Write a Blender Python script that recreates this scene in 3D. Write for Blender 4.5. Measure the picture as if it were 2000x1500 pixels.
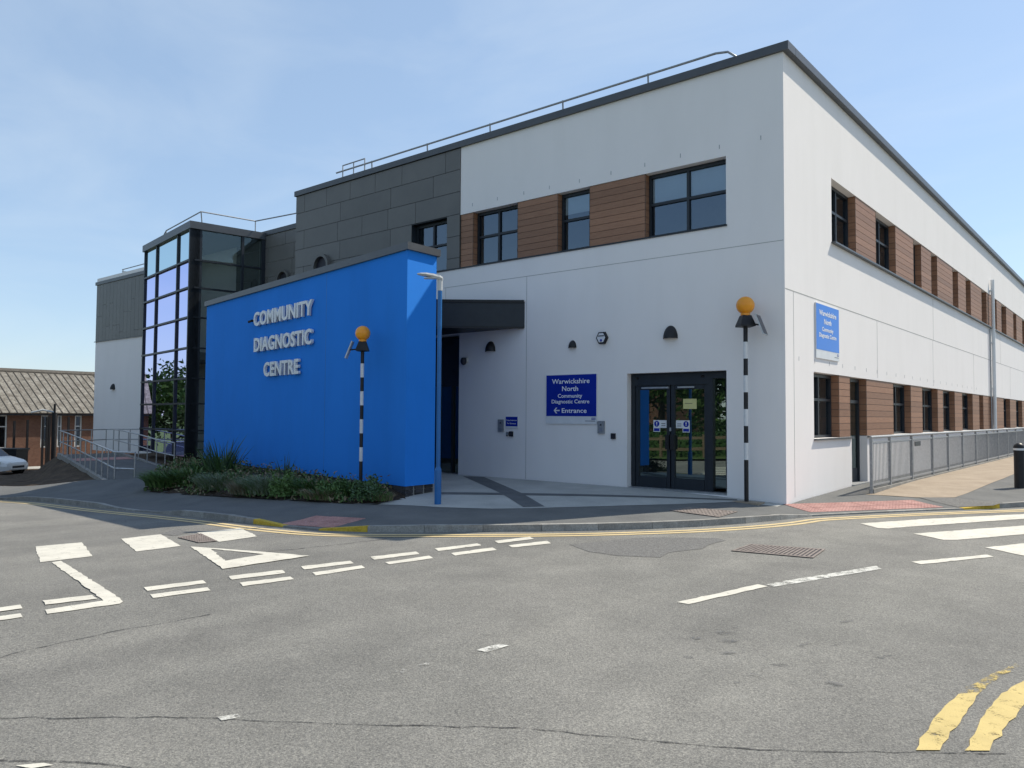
import bpy, bmesh, math, random
import numpy as np
from mathutils import Vector, Matrix, geometry
random.seed(7)
rad = math.radians
for o in list(bpy.data.objects): bpy.data.objects.remove(o)
scene = bpy.context.scene
COL = scene.collection

# ------------------------------------------------------------------ camera
F = 1512.; CX, CY = 1000., 750.                      # photo pixels (2000 x 1500)
_vl = np.array([-1809., 50., F]); _vr = np.array([1266., 70., F])
_Y = _vr / np.linalg.norm(_vr); _X = -_vl / np.linalg.norm(_vl)
_X = _X - _Y * (_X @ _Y); _X /= np.linalg.norm(_X); _Z = np.cross(_X, _Y)
R = np.stack([_X, _Y, _Z])                           # world = R @ camera ray
def ray(px, py): return R @ np.array([px - CX, py - CY, F])
_d = ray(1536, 975); _t = -1.6 / _d[2]
C = np.array([-_d[0] * _t, -_d[1] * _t, 1.7])        # eye; the building corner is the origin
cam = bpy.data.cameras.new('Camera'); cam_o = bpy.data.objects.new('Camera', cam); COL.objects.link(cam_o)
cam.sensor_width = 36; cam.lens = F * 36 / 2000; cam.clip_start = .1; cam.clip_end = 6000
m = Matrix.Identity(4)
for i in range(3):
    m[i][0] = R[i][0]; m[i][1] = -R[i][1]; m[i][2] = -R[i][2]; m[i][3] = C[i]
cam_o.matrix_world = m
scene.camera = cam_o
scene.render.resolution_x = 1024; scene.render.resolution_y = 768

# ------------------------------------------------------------------ light
SUN_AZ, SUN_EL = rad(21.5), rad(49)                    # azimuth from +Y towards +X
world = bpy.data.worlds.new('World'); scene.world = world; world.use_nodes = True
wn, wl = world.node_tree.nodes, world.node_tree.links
bg = wn['Background']
sky = wn.new('ShaderNodeTexSky'); sky.sky_type = 'NISHITA'; sky.sun_disc = False
sky.sun_elevation = SUN_EL; sky.sun_rotation = SUN_AZ
sky.air_density = 1.0; sky.dust_density = .35; sky.ozone_density = 2.2
tc = wn.new('ShaderNodeTexCoord'); mp = wn.new('ShaderNodeMapping'); mp.inputs['Scale'].default_value = (1.2, 2.6, 5.5)
mp.inputs['Rotation'].default_value = (0.25, 0.2, 0.6)
nz = wn.new('ShaderNodeTexNoise'); nz.inputs['Scale'].default_value = 1.6; nz.inputs['Detail'].default_value = 7; nz.inputs['Roughness'].default_value = .55; nz.inputs['Distortion'].default_value = .6
cr = wn.new('ShaderNodeMapRange'); cr.inputs[1].default_value = .42; cr.inputs[2].default_value = .82; cr.inputs[3].default_value = 0.0; cr.inputs[4].default_value = .28
mixc = wn.new('ShaderNodeMix'); mixc.data_type = 'RGBA'; mixc.inputs[7].default_value = (4.4, 4.9, 5.3, 1)
veil = wn.new('ShaderNodeMix'); veil.data_type = 'RGBA'; veil.inputs[0].default_value = .55; veil.inputs[7].default_value = (2.3, 3.1, 4.1, 1)
wl.new(tc.outputs['Generated'], mp.inputs[0]); wl.new(mp.outputs[0], nz.inputs[0]); wl.new(nz.outputs[0], cr.inputs[0])
wl.new(cr.outputs[0], mixc.inputs[0]); wl.new(sky.outputs[0], veil.inputs[6]); wl.new(veil.outputs[2], mixc.inputs[6]); wl.new(mixc.outputs[2], bg.inputs[0])
bg.inputs[1].default_value = .138
sun = bpy.data.lights.new('Sun', 'SUN'); sun.energy = 4.2; sun.angle = rad(.53); sun.color = (1, .92, .78)
sun_o = bpy.data.objects.new('Sun', sun); COL.objects.link(sun_o)
sd = Vector((math.sin(SUN_AZ) * math.cos(SUN_EL), math.cos(SUN_AZ) * math.cos(SUN_EL), math.sin(SUN_EL)))
sun_o.rotation_euler = (-sd).to_track_quat('-Z', 'Y').to_euler(); sun_o.location = (10, 30, 40)
scene.view_settings.view_transform = 'Standard'; scene.view_settings.look = 'None'
scene.view_settings.exposure = 0.45; scene.view_settings.gamma = 1; scene.view_settings.use_curve_mapping = False

# ------------------------------------------------------------------ pixel helpers
def ground(px, py, z):
    d = ray(px, py); return C + d * ((z - C[2]) / d[2])
def on_plane(px, py, P, n):
    d = ray(px, py); return C + d * (((np.array(P) - C) @ np.array(n)) / (d @ np.array(n)))
def pY(px, py, y=0.): return on_plane(px, py, (0, y, 0), (0, 1, 0))
def proj(P):
    c = R.T @ (np.array(P, float) - C); return CX + F * c[0] / c[2], CY + F * c[1] / c[2]
def y_at(px, x, z):
    lo, hi = -5., 200.
    for i in range(50):
        mid = (lo + hi) / 2
        if proj((x, mid, z))[0] < px: lo = mid
        else: hi = mid
    return lo

# ------------------------------------------------------------------ terrain
def sstep(a, b, x):
    t = min(1, max(0, (x - a) / (b - a))); return t * t * (3 - 2 * t)
def S(x, y=0):                                        # road level: falls away along the side road
    u = max(0, -x - 2); return -.1 - .0375 * u * u / (u + 1.5)
def tg(px, py, h):
    z = 0.
    for i in range(50):
        p = ground(px, py, z); z = .5 * z + .5 * h(p[0], p[1])
    return (p[0], p[1])
KP = [(56, 969.5, 1), (92, 972, 1), (198, 985, 1), (230, 993, 0), (304, 1001, 0), (345, 996, 1), (440, 1006, 1), (477, 1010, 1), (537, 1027, 0), (652, 1036, 0), (714, 1028, 1), (900, 1028, 1), (1100, 1025, 1), (1233, 1022, 1), (1339, 1019, 1), (1440, 1013, 1), (1528, 1005, 1), (1550, 1008, 0), (1640, 1004, 0), (1766, 997, 0), (1885, 993, 0), (1975, 982.6, 1), (2000, 980, 1)]
kerb = [(-45, -8.1, 0), (-30, -8.1, 0), (-20, -8.1, 0)]
for a, b, f in KP:
    p = tg(a, b, lambda x, y: S(x) + (.1 if f else .025)); kerb.append((p[0], p[1], f))
kerb += [(5.2, 5.6, 1), (8.2, 11.5, 1), (12., 19., 1), (17, 29, 1)]
def resample(pts, step):
    """smooth poly-line (Catmull-Rom) at even steps; third value = linear raise flag"""
    out = []
    n = len(pts)
    for i in range(n - 1):
        p0, p1, p2, p3 = pts[max(i - 1, 0)], pts[i], pts[i + 1], pts[min(i + 2, n - 1)]
        for k in range(20):
            t = k / 20
            q = [.5 * ((2 * p1[j]) + (-p0[j] + p2[j]) * t + (2 * p0[j] - 5 * p1[j] + 4 * p2[j] - p3[j]) * t * t + (-p0[j] + 3 * p1[j] - 3 * p2[j] + p3[j]) * t ** 3) for j in (0, 1)]
            out.append((q[0], q[1], p1[2] * (1 - t) + p2[2] * t))
    out.append(pts[-1])
    res = [out[0]]; acc = 0
    for a, b in zip(out, out[1:]):
        d = math.hypot(b[0] - a[0], b[1] - a[1])
        while acc + d >= step:
            t = (step - acc) / d
            a = tuple(a[j] * (1 - t) + b[j] * t for j in range(3)); res.append(a); d = math.hypot(b[0] - a[0], b[1] - a[1]); acc = 0
        acc += d
    return res
# soften measured jitter before resampling
ks = [kerb[0]]
for i in range(1, len(kerb) - 1):
    a, b, c = kerb[i - 1], kerb[i], kerb[i + 1]
    ks.append(((a[0] + 4 * b[0] + c[0]) / 6 if i > 3 else b[0], (a[1] + 2 * b[1] + c[1]) / 4, b[2]))
ks.append(kerb[-1])
KL = resample(ks, .3)
KA = np.array(KL)
def kerb_near(x, y):
    d = np.hypot(KA[:, 0] - x, KA[:, 1] - y); i = int(d.argmin()); return d[i], KA[i, 2]
def P(x, y):                                          # pavement level
    d, f = kerb_near(x, y)
    base = S(x) + .1
    drop = .075 * (1 - f) * (1 - sstep(0., 1.6, d))
    w = sstep(.2, 4.2, d)
    if x < -16: w *= sstep(-24, -16, x)
    return base * (1 - w) + .1 * w - drop

# ------------------------------------------------------------------ materials
def principled(name, col=(.5, .5, .5), rough=.6, metal=0., spec=.5):
    mt = bpy.data.materials.new(name); mt.use_nodes = True
    b = mt.node_tree.nodes['Principled BSDF']
    b.inputs['Base Color'].default_value = (*col, 1); b.inputs['Roughness'].default_value = rough; b.inputs['Metallic'].default_value = metal
    b.inputs['Specular IOR Level'].default_value = spec
    return mt, mt.node_tree.nodes, mt.node_tree.links, b
def add_noise(nt, coord, scale, detail=4, rough=.6, stretch=None, kind='noise'):
    n, l = nt
    src = coord
    if stretch:
        mpn = n.new('ShaderNodeMapping'); mpn.inputs['Scale'].default_value = stretch; l.new(coord, mpn.inputs[0]); src = mpn.outputs[0]
    if kind == 'noise':
        t = n.new('ShaderNodeTexNoise'); t.inputs['Scale'].default_value = scale; t.inputs['Detail'].default_value = detail; t.inputs['Roughness'].default_value = rough
        l.new(src, t.inputs[0]); return t.outputs[0]
    t = n.new('ShaderNodeTexVoronoi'); t.inputs['Scale'].default_value = scale; l.new(src, t.inputs[0]); return t.outputs['Distance'] if kind == 'vor' else t.outputs['Color']
def ramp(nt, fac, stops):
    n, l = nt
    r = n.new('ShaderNodeValToRGB'); e = r.color_ramp.elements
    while len(e) < len(stops): e.new(.5)
    for k, (p, c) in enumerate(stops):
        e[k].position = p; e[k].color = (*c, 1) if len(c) == 3 else c
    l.new(fac, r.inputs[0]); return r.outputs[0]
def mixrgb(nt, fac, a, b, mode='MIX'):
    n, l = nt
    mx = n.new('ShaderNodeMix'); mx.data_type = 'RGBA'; mx.blend_type = mode
    if isinstance(fac, (int, float)): mx.inputs[0].default_value = fac
    else: l.new(fac, mx.inputs[0])
    for i, v in ((6, a), (7, b)):
        if isinstance(v, tuple): mx.inputs[i].default_value = (*v, 1)
        else: l.new(v, mx.inputs[i])
    return mx.outputs[2]
def bump(nt, h, b, strength=.3, dist=.01):
    n, l = nt
    bp = n.new('ShaderNodeBump'); bp.inputs['Strength'].default_value = strength; bp.inputs['Distance'].default_value = dist
    l.new(h, bp.inputs['Height']); l.new(bp.outputs[0], b.inputs['Normal'])
def geo_pos(n): return n.new('ShaderNodeNewGeometry').outputs['Position']
M = {}
def mottled(key, c1, c2, scale, rough=.8, bscale=None, bstr=.3, bdist=.005, stretch=None, spec=.3, fine=None, rand=0.):
    mt, n, l, b = principled(key, c1, rough, 0, spec); nt = (n, l); pos = geo_pos(n)
    f = add_noise(nt, pos, scale, 6, .62, stretch)
    col = ramp(nt, f, [(.3, c1), (.7, c2)])
    if fine:
        g = add_noise(nt, pos, fine[0], 3, .7); gc = ramp(nt, g, [(.3, (1 - fine[1],) * 3), (.7, (1 + fine[1],) * 3)]); col = mixrgb(nt, 1., col, gc, 'MULTIPLY')
    if rand:
        oi = n.new('ShaderNodeObjectInfo'); rc = ramp(nt, oi.outputs['Random'], [(0, (1 - rand,) * 3), (1, (1 + rand,) * 3)]); col = mixrgb(nt, 1., col, rc, 'MULTIPLY')
    l.new(col, b.inputs['Base Color'])
    if bscale: bump(nt, add_noise(nt, pos, bscale, 4, .7), b, bstr, bdist)
    M[key] = mt; return mt
def render_mat(key, base, stain, stain_amt):
    mt, n, l, b = principled(key, base, .88, 0, .25); nt = (n, l); pos = geo_pos(n)
    big = add_noise(nt, pos, .55, 6, .6); streak = add_noise(nt, pos, 1.0, 5, .6, (1.3, 1.3, .3))
    a = ramp(nt, big, [(.38, (0, 0, 0)), (.75, (1, 1, 1))]); s = ramp(nt, streak, [(.45, (0, 0, 0)), (.8, (1, 1, 1))])
    fac = n.new('ShaderNodeMath'); fac.operation = 'MULTIPLY_ADD'; l.new(a, fac.inputs[0]); fac.inputs[1].default_value = .6; l.new(s, fac.inputs[2])
    f2 = n.new('ShaderNodeMath'); f2.operation = 'MULTIPLY'; l.new(fac.outputs[0], f2.inputs[0]); f2.inputs[1].default_value = stain_amt
    l.new(mixrgb(nt, f2.outputs[0], base, stain), b.inputs['Base Color'])
    bump(nt, add_noise(nt, pos, 160, 3, .7), b, .35, .004)
    M[key] = mt
render_mat('white_render', (.82, .785, .765), (.63, .60, .57), .18)
render_mat('blue_render', (.02, .222, .75), (.016, .18, .62), .5)
mottled('grey_clad', (.115, .112, .105), (.138, .133, .124), 1.2, .45, 30, .05, .002, spec=.4, rand=.07)
mottled('dark_metal', (.015, .020, .027), (.021, .027, .035), 4, .42, 60, .04, .001, spec=.35)
mottled('coping_metal', (.055, .06, .068), (.075, .08, .088), 3, .4, 40, .05, .001, spec=.5)
mottled('black_metal', (.012, .012, .014), (.022, .022, .024), 8, .45, 80, .06, .001)
mottled('white_plastic', (.70, .70, .69), (.78, .78, .77), 6, .45)
mottled('sign_blue', (.008, .022, .28), (.009, .026, .31), 3, .25, spec=.5)
mottled('sign_blue_light', (.01, .17, .64), (.012, .18, .68), 3, .3, spec=.3)
mottled('sign_text', (.82, .83, .84), (.86, .87, .88), 5, .5)
mottled('sign_white', (.62, .63, .65), (.70, .71, .72), 5, .4)
mottled('letter_grey', (.70, .71, .72), (.78, .79, .80), 5, .4, spec=.5)
mottled('ink', (.02, .02, .03), (.03, .03, .04), 5, .5)
mottled('paper_yellow', (.55, .52, .22), (.62, .58, .27), 6, .7)
mottled('steel', (.33, .34, .35), (.48, .48, .49), 14, .38, 90, .08, .001, spec=.5)
M['steel'].node_tree.nodes['Principled BSDF'].inputs['Metallic'].default_value = .75
mottled('galvanised', (.24, .25, .26), (.38, .39, .40), 18, .5, 90, .1, .001)
M['galvanised'].node_tree.nodes['Principled BSDF'].inputs['Metallic'].default_value = .45
mottled('pole_blue', (.006, .11, .33), (.009, .13, .38), 6, .35, spec=.5, fine=(60, .12))
mottled('lamp_grey', (.45, .46, .46), (.56, .57, .57), 6, .45)
mottled('pole_white', (.58, .59, .60), (.72, .73, .73), 9, .45)
mottled('solar', (.012, .016, .035), (.02, .026, .05), 12, .15, spec=.6)
mottled('lens', (.55, .55, .50), (.62, .62, .57), 5, .3)
mottled('kerb_stone', (.20, .19, .175), (.33, .32, .295), 5, .9, 70, .5, .006, fine=(45, .25), rand=.14)
mottled('kerb_yellow', (.50, .33, .03), (.62, .44, .06), 6, .75, 60, .3, .004, fine=(25, .25))
mottled('pavement', (.105, .108, .108), (.155, .155, .150), 1.1, .93, 190, .6, .006, fine=(120, .28))
mottled('patch_asphalt', (.12, .118, .114), (.21, .205, .195), 22, .95, 110, .9, .012, fine=(70, .45))
mottled('tan_path', (.27, .215, .16), (.36, .295, .225), 1.6, .92, 120, .5, .006, fine=(60, .25))
mottled('pale_paving', (.33, .33, .315), (.44, .435, .41), 1.3, .85, 90, .3, .003, fine=(50, .14))
mottled('paving_band', (.09, .095, .10), (.13, .135, .14), 3, .8, 90, .3, .003, fine=(50, .2))
mottled('tactile', (.34, .175, .155), (.45, .26, .23), 4, .85, 80, .3, .003, fine=(40, .2), rand=.12)
mottled('soil', (.055, .038, .026), (.13, .092, .062), 2.2, .98, 26, 1., .05, fine=(30, .45))
mottled('bed_soil', (.028, .020, .015), (.075, .052, .036), 4, .98, 26, 1., .05, fine=(30, .5))
mottled('verge_grass', (.05, .085, .02), (.09, .13, .035), 2.5, .95, 40, .8, .03, fine=(40, .4))
mottled('brick_dark', (.028, .028, .034), (.05, .048, .055), 9, .55, 60, .3, .003, rand=.35)
mottled('mortar', (.20, .19, .18), (.30, .29, .27), 12, .95)
mottled('car_white', (.72, .72, .72), (.76, .76, .76), 2, .18, spec=.6)
mottled('car_blue', (.02, .09, .30), (.025, .10, .33), 2, .2, spec=.6)
mottled('tyre', (.015, .015, .015), (.028, .028, .028), 20, .85)
mottled('alloy', (.35, .35, .36), (.45, .45, .46), 9, .3); M['alloy'].node_tree.nodes['Principled BSDF'].inputs['Metallic'].default_value = .7
mottled('bin_black', (.016, .017, .018), (.028, .03, .031), 5, .5)
mottled('roof_sheet', (.11, .098, .082), (.26, .245, .215), 2.4, .95, 25, .6, .02, (1, 1, 1), fine=(9, .4), rand=.12)
mottled('roof_rib', (.07, .062, .052), (.12, .11, .095), 6, .95, fine=(20, .4))
mottled('rusty_iron', (.16, .13, .115), (.28, .24, .215), 14, .8, 60, .3, .003)
mottled('interior', (.30, .305, .30), (.38, .385, .38), 1, .9)
mottled('blind', (.78, .80, .80), (.84, .86, .86), 1, .8)
mottled('bark', (.05, .038, .026), (.11, .085, .06), 6, .95, 18, 1, .03, (1, 1, .25))
mottled('wood_fence', (.12, .085, .05), (.2, .15, .1), 4, .9, 20, .5, .01, (1, 1, 6))
mottled('skin', (.5, .3, .22), (.55, .34, .25), 4, .6)
def leaf_mat(key, c1, c2, rough=.6):
    mt, n, l, b = principled(key, c1, rough, 0, .35); nt = (n, l); pos = geo_pos(n)
    f = add_noise(nt, pos, 2.2, 5, .7); g = add_noise(nt, pos, 31, 2, .6)
    col = mixrgb(nt, .45, ramp(nt, f, [(.3, c1), (.7, c2)]), ramp(nt, g, [(.3, c1), (.7, c2)]))
    l.new(col, b.inputs['Base Color'])
    b.inputs['Subsurface Weight'].default_value = 0
    M[key] = mt
leaf_mat('leaf_dark', (.024, .06, .016), (.065, .13, .034)); leaf_mat('leaf_mid', (.05, .11, .026), (.12, .19, .05))
leaf_mat('leaf_grey', (.13, .17, .11), (.26, .29, .20)); leaf_mat('leaf_dry', (.14, .11, .06), (.26, .21, .13)); leaf_mat('leaf_bright', (.05, .12, .02), (.11, .19, .05))
leaf_mat('leaf_blue', (.03, .065, .03), (.07, .12, .055)); leaf_mat('leaf_red', (.10, .03, .025), (.16, .06, .04))
def wood_mat():
    mt, n, l, b = principled('timber', (.2, .1, .06), .55, 0, .35); nt = (n, l); pos = geo_pos(n)
    g = add_noise(nt, pos, 3.0, 7, .65, (1.0, 1.0, 22)); h = add_noise(nt, pos, 16, 4, .6, (.6, .6, 16))
    c = ramp(nt, g, [(.28, (.19, .088, .050)), (.5, (.29, .145, .083)), (.75, (.38, .21, .125))])
    c = mixrgb(nt, .35, c, ramp(nt, h, [(.3, (.18, .085, .048)), (.7, (.38, .215, .13))]))
    oi = n.new('ShaderNodeObjectInfo'); rc = ramp(nt, oi.outputs['Random'], [(0, (.84,) * 3), (1, (1.14,) * 3)])
    l.new(mixrgb(nt, 1., c, rc, 'MULTIPLY'), b.inputs['Base Color']); bump(nt, h, b, .15, .003)
    M['timber'] = mt
wood_mat()
def brick_mat():
    mt, n, l, b = principled('brick_wall', (.3, .12, .07), .9, 0, .2); nt = (n, l); pos = geo_pos(n)
    mpn = n.new('ShaderNodeMapping'); mpn.inputs['Rotation'].default_value = (rad(90), 0, rad(90)); 
    sep = n.new('ShaderNodeSeparateXYZ'); l.new(pos, sep.inputs[0]); com = n.new('ShaderNodeCombineXYZ')
    ad = n.new('ShaderNodeMath'); ad.operation = 'ADD'; l.new(sep.outputs[0], ad.inputs[0]); l.new(sep.outputs[1], ad.inputs[1]); l.new(ad.outputs[0], com.inputs[0]); l.new(sep.outputs[2], com.inputs[1])
    br = n.new('ShaderNodeTexBrick'); l.new(com.outputs[0], br.inputs[0]); br.inputs['Scale'].default_value = 4.4; br.inputs['Mortar Size'].default_value = .02
    br.inputs['Color1'].default_value = (.125, .055, .036, 1); br.inputs['Color2'].default_value = (.17, .08, .052, 1); br.inputs['Mortar'].default_value = (.17, .14, .115, 1)
    f = add_noise(nt, pos, 1.3, 5, .6); l.new(mixrgb(nt, .6, br.outputs[0], ramp(nt, f, [(.3, (.6, .6, .6)), (.7, (1.1, 1.1, 1.1))]), 'MULTIPLY'), b.inputs['Base Color'])
    M['brick_wall'] = mt
brick_mat()
def asphalt_mat():
    mt, n, l, b = principled('asphalt', (.17, .17, .16), .9, 0, .3); nt = (n, l); pos = geo_pos(n)
    big = add_noise(nt, pos, .22, 6, .6); mid = add_noise(nt, pos, 1.7, 5, .65); lane = add_noise(nt, pos, .5, 4, .5, (1.6, .18, 1))
    c = ramp(nt, big, [(.3, (.165, .162, .153)), (.7, (.225, .218, .203))])
    c = mixrgb(nt, .8, c, ramp(nt, mid, [(.25, (.78, .78, .78)), (.75, (1.14, 1.14, 1.13))]), 'MULTIPLY')
    c = mixrgb(nt, .7, c, ramp(nt, lane, [(.3, (.80, .80, .81)), (.7, (1.14, 1.14, 1.12))]), 'MULTIPLY')
    agg = add_noise(nt, pos, 75, 3, .75); c = mixrgb(nt, 1., c, ramp(nt, agg, [(.28, (.52, .52, .52)), (.5, (1, 1, 1)), (.74, (1.46, 1.45, 1.41))]), 'MULTIPLY')
    vo = add_noise(nt, pos, 130, kind='vorc'); bw = n.new('ShaderNodeRGBToBW'); l.new(vo, bw.inputs[0])
    c = mixrgb(nt, .52, c, ramp(nt, bw.outputs[0], [(.15, (.55, .55, .55)), (.5, (1, 1, 1)), (.85, (1.6, 1.58, 1.5))]), 'MULTIPLY')
    l.new(c, b.inputs['Base Color']); bump(nt, agg, b, .9, .008)
    M['asphalt'] = mt
asphalt_mat()
def worn(key, col, thr, soft=.06, col2=None):
    """road paint worn through to the surface below"""
    mt, n, l, b = principled(key, col, .75, 0, .3); nt = (n, l); pos = geo_pos(n)
    a = add_noise(nt, pos, 9, 6, .75); f2 = add_noise(nt, pos, 90, 3, .7)
    sm = n.new('ShaderNodeMath'); sm.operation = 'MULTIPLY_ADD'; l.new(f2, sm.inputs[0]); sm.inputs[1].default_value = .5; l.new(a, sm.inputs[2])
    mr = n.new('ShaderNodeMapRange'); l.new(sm.outputs[0], mr.inputs[0]); mr.inputs[1].default_value = thr - soft; mr.inputs[2].default_value = thr + soft
    g = add_noise(nt, pos, 3.5, 5, .65)
    l.new(ramp(nt, g, [(.3, tuple(v * .8 for v in col)), (.7, col)]), b.inputs['Base Color'])
    tr = n.new('ShaderNodeBsdfTransparent'); mx = n.new('ShaderNodeMixShader'); out = n['Material Output']
    l.new(mr.outputs[0], mx.inputs[0]); l.new(tr.outputs[0], mx.inputs[1]); l.new(b.outputs[0], mx.inputs[2]); l.new(mx.outputs[0], out.inputs[0])
    bump(nt, f2, b, .5, .005)
    M[key] = mt
worn('paint_white', (.64, .61, .53), .57, .09); worn('paint_white_worn', (.64, .63, .58), .70, .1); worn('paint_ghost', (.6, .59, .55), .92, .08)
worn('paint_yellow', (.64, .50, .27), .5, .1); worn('paint_yellow_near', (.58, .45, .18), .60, .09); worn('paint_yellow_worn', (.60, .45, .14), .80, .1)
worn('crack', (.05, .05, .05), .74, .14); worn('stain', (.145, .145, .145), .85, .18)
def glass(key, tint, refl, ior, trans):
    mt = bpy.data.materials.new(key); mt.use_nodes = True; n, l = mt.node_tree.nodes, mt.node_tree.links
    n.remove(n['Principled BSDF']); out = n['Material Output']
    gl = n.new('ShaderNodeBsdfGlossy'); gl.inputs['Color'].default_value = (*refl, 1); gl.inputs['Roughness'].default_value = .01
    tr = n.new('ShaderNodeBsdfTransparent'); tr.inputs['Color'].default_value = (*tint, 1)
    df = n.new('ShaderNodeBsdfDiffuse'); df.inputs['Color'].default_value = (.02, .025, .03, 1); m1 = n.new('ShaderNodeMixShader'); m1.inputs[0].default_value = trans
    l.new(df.outputs[0], m1.inputs[1]); l.new(tr.outputs[0], m1.inputs[2])
    fr = n.new('ShaderNodeFresnel'); fr.inputs[0].default_value = ior
    nn = add_noise((n, l), geo_pos(n), .8, 2, .5); bp = n.new('ShaderNodeBump'); bp.inputs['Strength'].default_value = .06; bp.inputs['Distance'].default_value = .02; l.new(nn, bp.inputs['Height']); l.new(bp.outputs[0], gl.inputs['Normal'])
    mx = n.new('ShaderNodeMixShader'); l.new(fr.outputs[0], mx.inputs[0]); l.new(m1.outputs[0], mx.inputs[1]); l.new(gl.outputs[0], mx.inputs[2]); l.new(mx.outputs[0], out.inputs[0])
    M[key] = mt
glass('glass', (.82, .88, .92), (.70, .85, 1), 2.3, .95)
glass('glass_door', (.25, .32, .32), (.85, 1, .95), 3.0, .7)
glass('glass_lilac', (.5, .53, .55), (.66, .67, .98), 3.6, .85)
glass('glass_green', (.6, .7, .7), (.66, .80, .84), 2.7, .85)
glass('glass_side', (.78, .86, .84), (.75, .9, .9), 1.9, .93)
def globe_mat():
    mt, n, l, b = principled('amber', (.85, .32, .012), .3, 0, .5); nt = (n, l); pos = geo_pos(n)
    l.new(ramp(nt, add_noise(nt, pos, 5, 4), [(.3, (.80, .29, .010)), (.7, (.90, .37, .02))]), b.inputs['Base Color']); b.inputs['Subsurface Weight'].default_value = .25; b.inputs['Subsurface Radius'].default_value = (.1, .05, .01)
    M['amber'] = mt
globe_mat()

# ------------------------------------------------------------------ mesh builder
ORG = {}
def origin(o): return ORG.get(o.name, Vector((0, 0, 0)))
class MB:
    def __init__(s): s.v = []; s.f = []
    def poly(s, pts):
        i = len(s.v); s.v += [tuple(map(float, p)) for p in pts]; s.f.append(tuple(range(i, i + len(pts)))); return s
    def hexa(s, p):                                    # 8 corners: bottom 4 (ccw), top 4
        i = len(s.v); s.v += [tuple(map(float, q)) for q in p]
        for f in ((3, 2, 1, 0), (4, 5, 6, 7), (0, 1, 5, 4), (1, 2, 6, 5), (2, 3, 7, 6), (3, 0, 4, 7)): s.f.append(tuple(i + k for k in f))
        return s
    def box(s, fr, a0, a1, b0, b1, c0, c1):
        return s.hexa([fr(a0, b0, c0), fr(a1, b0, c0), fr(a1, b1, c0), fr(a0, b1, c0), fr(a0, b0, c1), fr(a1, b0, c1), fr(a1, b1, c1), fr(a0, b1, c1)])
    def tube(s, path, r, n=8, cap=True):
        path = [Vector(p) for p in path]; rs = r if isinstance(r, (list, tuple)) else [r] * len(path)
        base = len(s.v); up = None
        for k, p in enumerate(path):
            t = (path[min(k + 1, len(path) - 1)] - path[max(k - 1, 0)]).normalized()
            if up is None: up = t.orthogonal().normalized()
            up = (up - t * up.dot(t)).normalized(); w = t.cross(up)
            for j in range(n):
                a = 2 * math.pi * j / n; s.v.append(tuple(p + (up * math.cos(a) + w * math.sin(a)) * rs[k]))
        for k in range(len(path) - 1):
            for j in range(n):
                a = base + k * n + j; b = base + k * n + (j + 1) % n; s.f.append((a, b, b + n, a + n))
        if cap:
            s.f.append(tuple(base + j for j in range(n))[::-1]); s.f.append(tuple(base + (len(path) - 1) * n + j for j in range(n)))
        return s
    def lathe(s, o, prof, n=20):                       # prof: (radius, z)
        base = len(s.v)
        for r, z in prof:
            for j in range(n):
                a = 2 * math.pi * j / n; s.v.append((o[0] + r * math.cos(a), o[1] + r * math.sin(a), o[2] + z))
        for k in range(len(prof) - 1):
            for j in range(n):
                a = base + k * n + j; b = base + k * n + (j + 1) % n; s.f.append((a, b, b + n, a + n))
        return s
    def mesh(s, name, off=Vector((0, 0, 0)), recalc=True):
        me = bpy.data.meshes.new(name); me.from_pydata([(v[0] - off[0], v[1] - off[1], v[2] - off[2]) for v in s.v], [], s.f)
        if recalc:
            bm = bmesh.new(); bm.from_mesh(me); bmesh.ops.recalc_face_normals(bm, faces=bm.faces); bm.to_mesh(me); bm.free()
        return me
    def build(s, name, mat, parent=None, smooth=False, recalc=True, org=None):
        a = np.array(s.v); o = Vector(((a[:, 0].min() + a[:, 0].max()) / 2, (a[:, 1].min() + a[:, 1].max()) / 2, a[:, 2].min())) if org is None else Vector(org)
        me = s.mesh(name, o, recalc); me.materials.append(M[mat])
        if smooth:
            for p in me.polygons: p.use_smooth = True
            me.set_sharp_from_angle(angle=rad(40))
        return place(name, me, o, parent)
def place(name, me, o, parent=None):
    ob = bpy.data.objects.new(name, me); COL.objects.link(ob); ORG[ob.name] = Vector(o)
    if parent is not None:
        ob.parent = parent; ob.location = Vector(o) - origin(parent)
    else: ob.location = o
    return ob
def thing(name, loc, label, cat, group=None):
    return tag(place(name, None, Vector(loc)), label, cat, group)
def tag(o, label, cat, group=None):
    o['label'] = label; o['category'] = cat
    if group: o['group'] = group
    return o
def struct(o): o['kind'] = 'structure'; return o
def frame(o, u, n):
    o, u, n = Vector(o), Vector(u), Vector(n)
    return lambda a, b, c: o + u * a + n * b + Vector((0, 0, c))
XYZ = lambda a, b, c: Vector((a, b, c))

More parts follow.
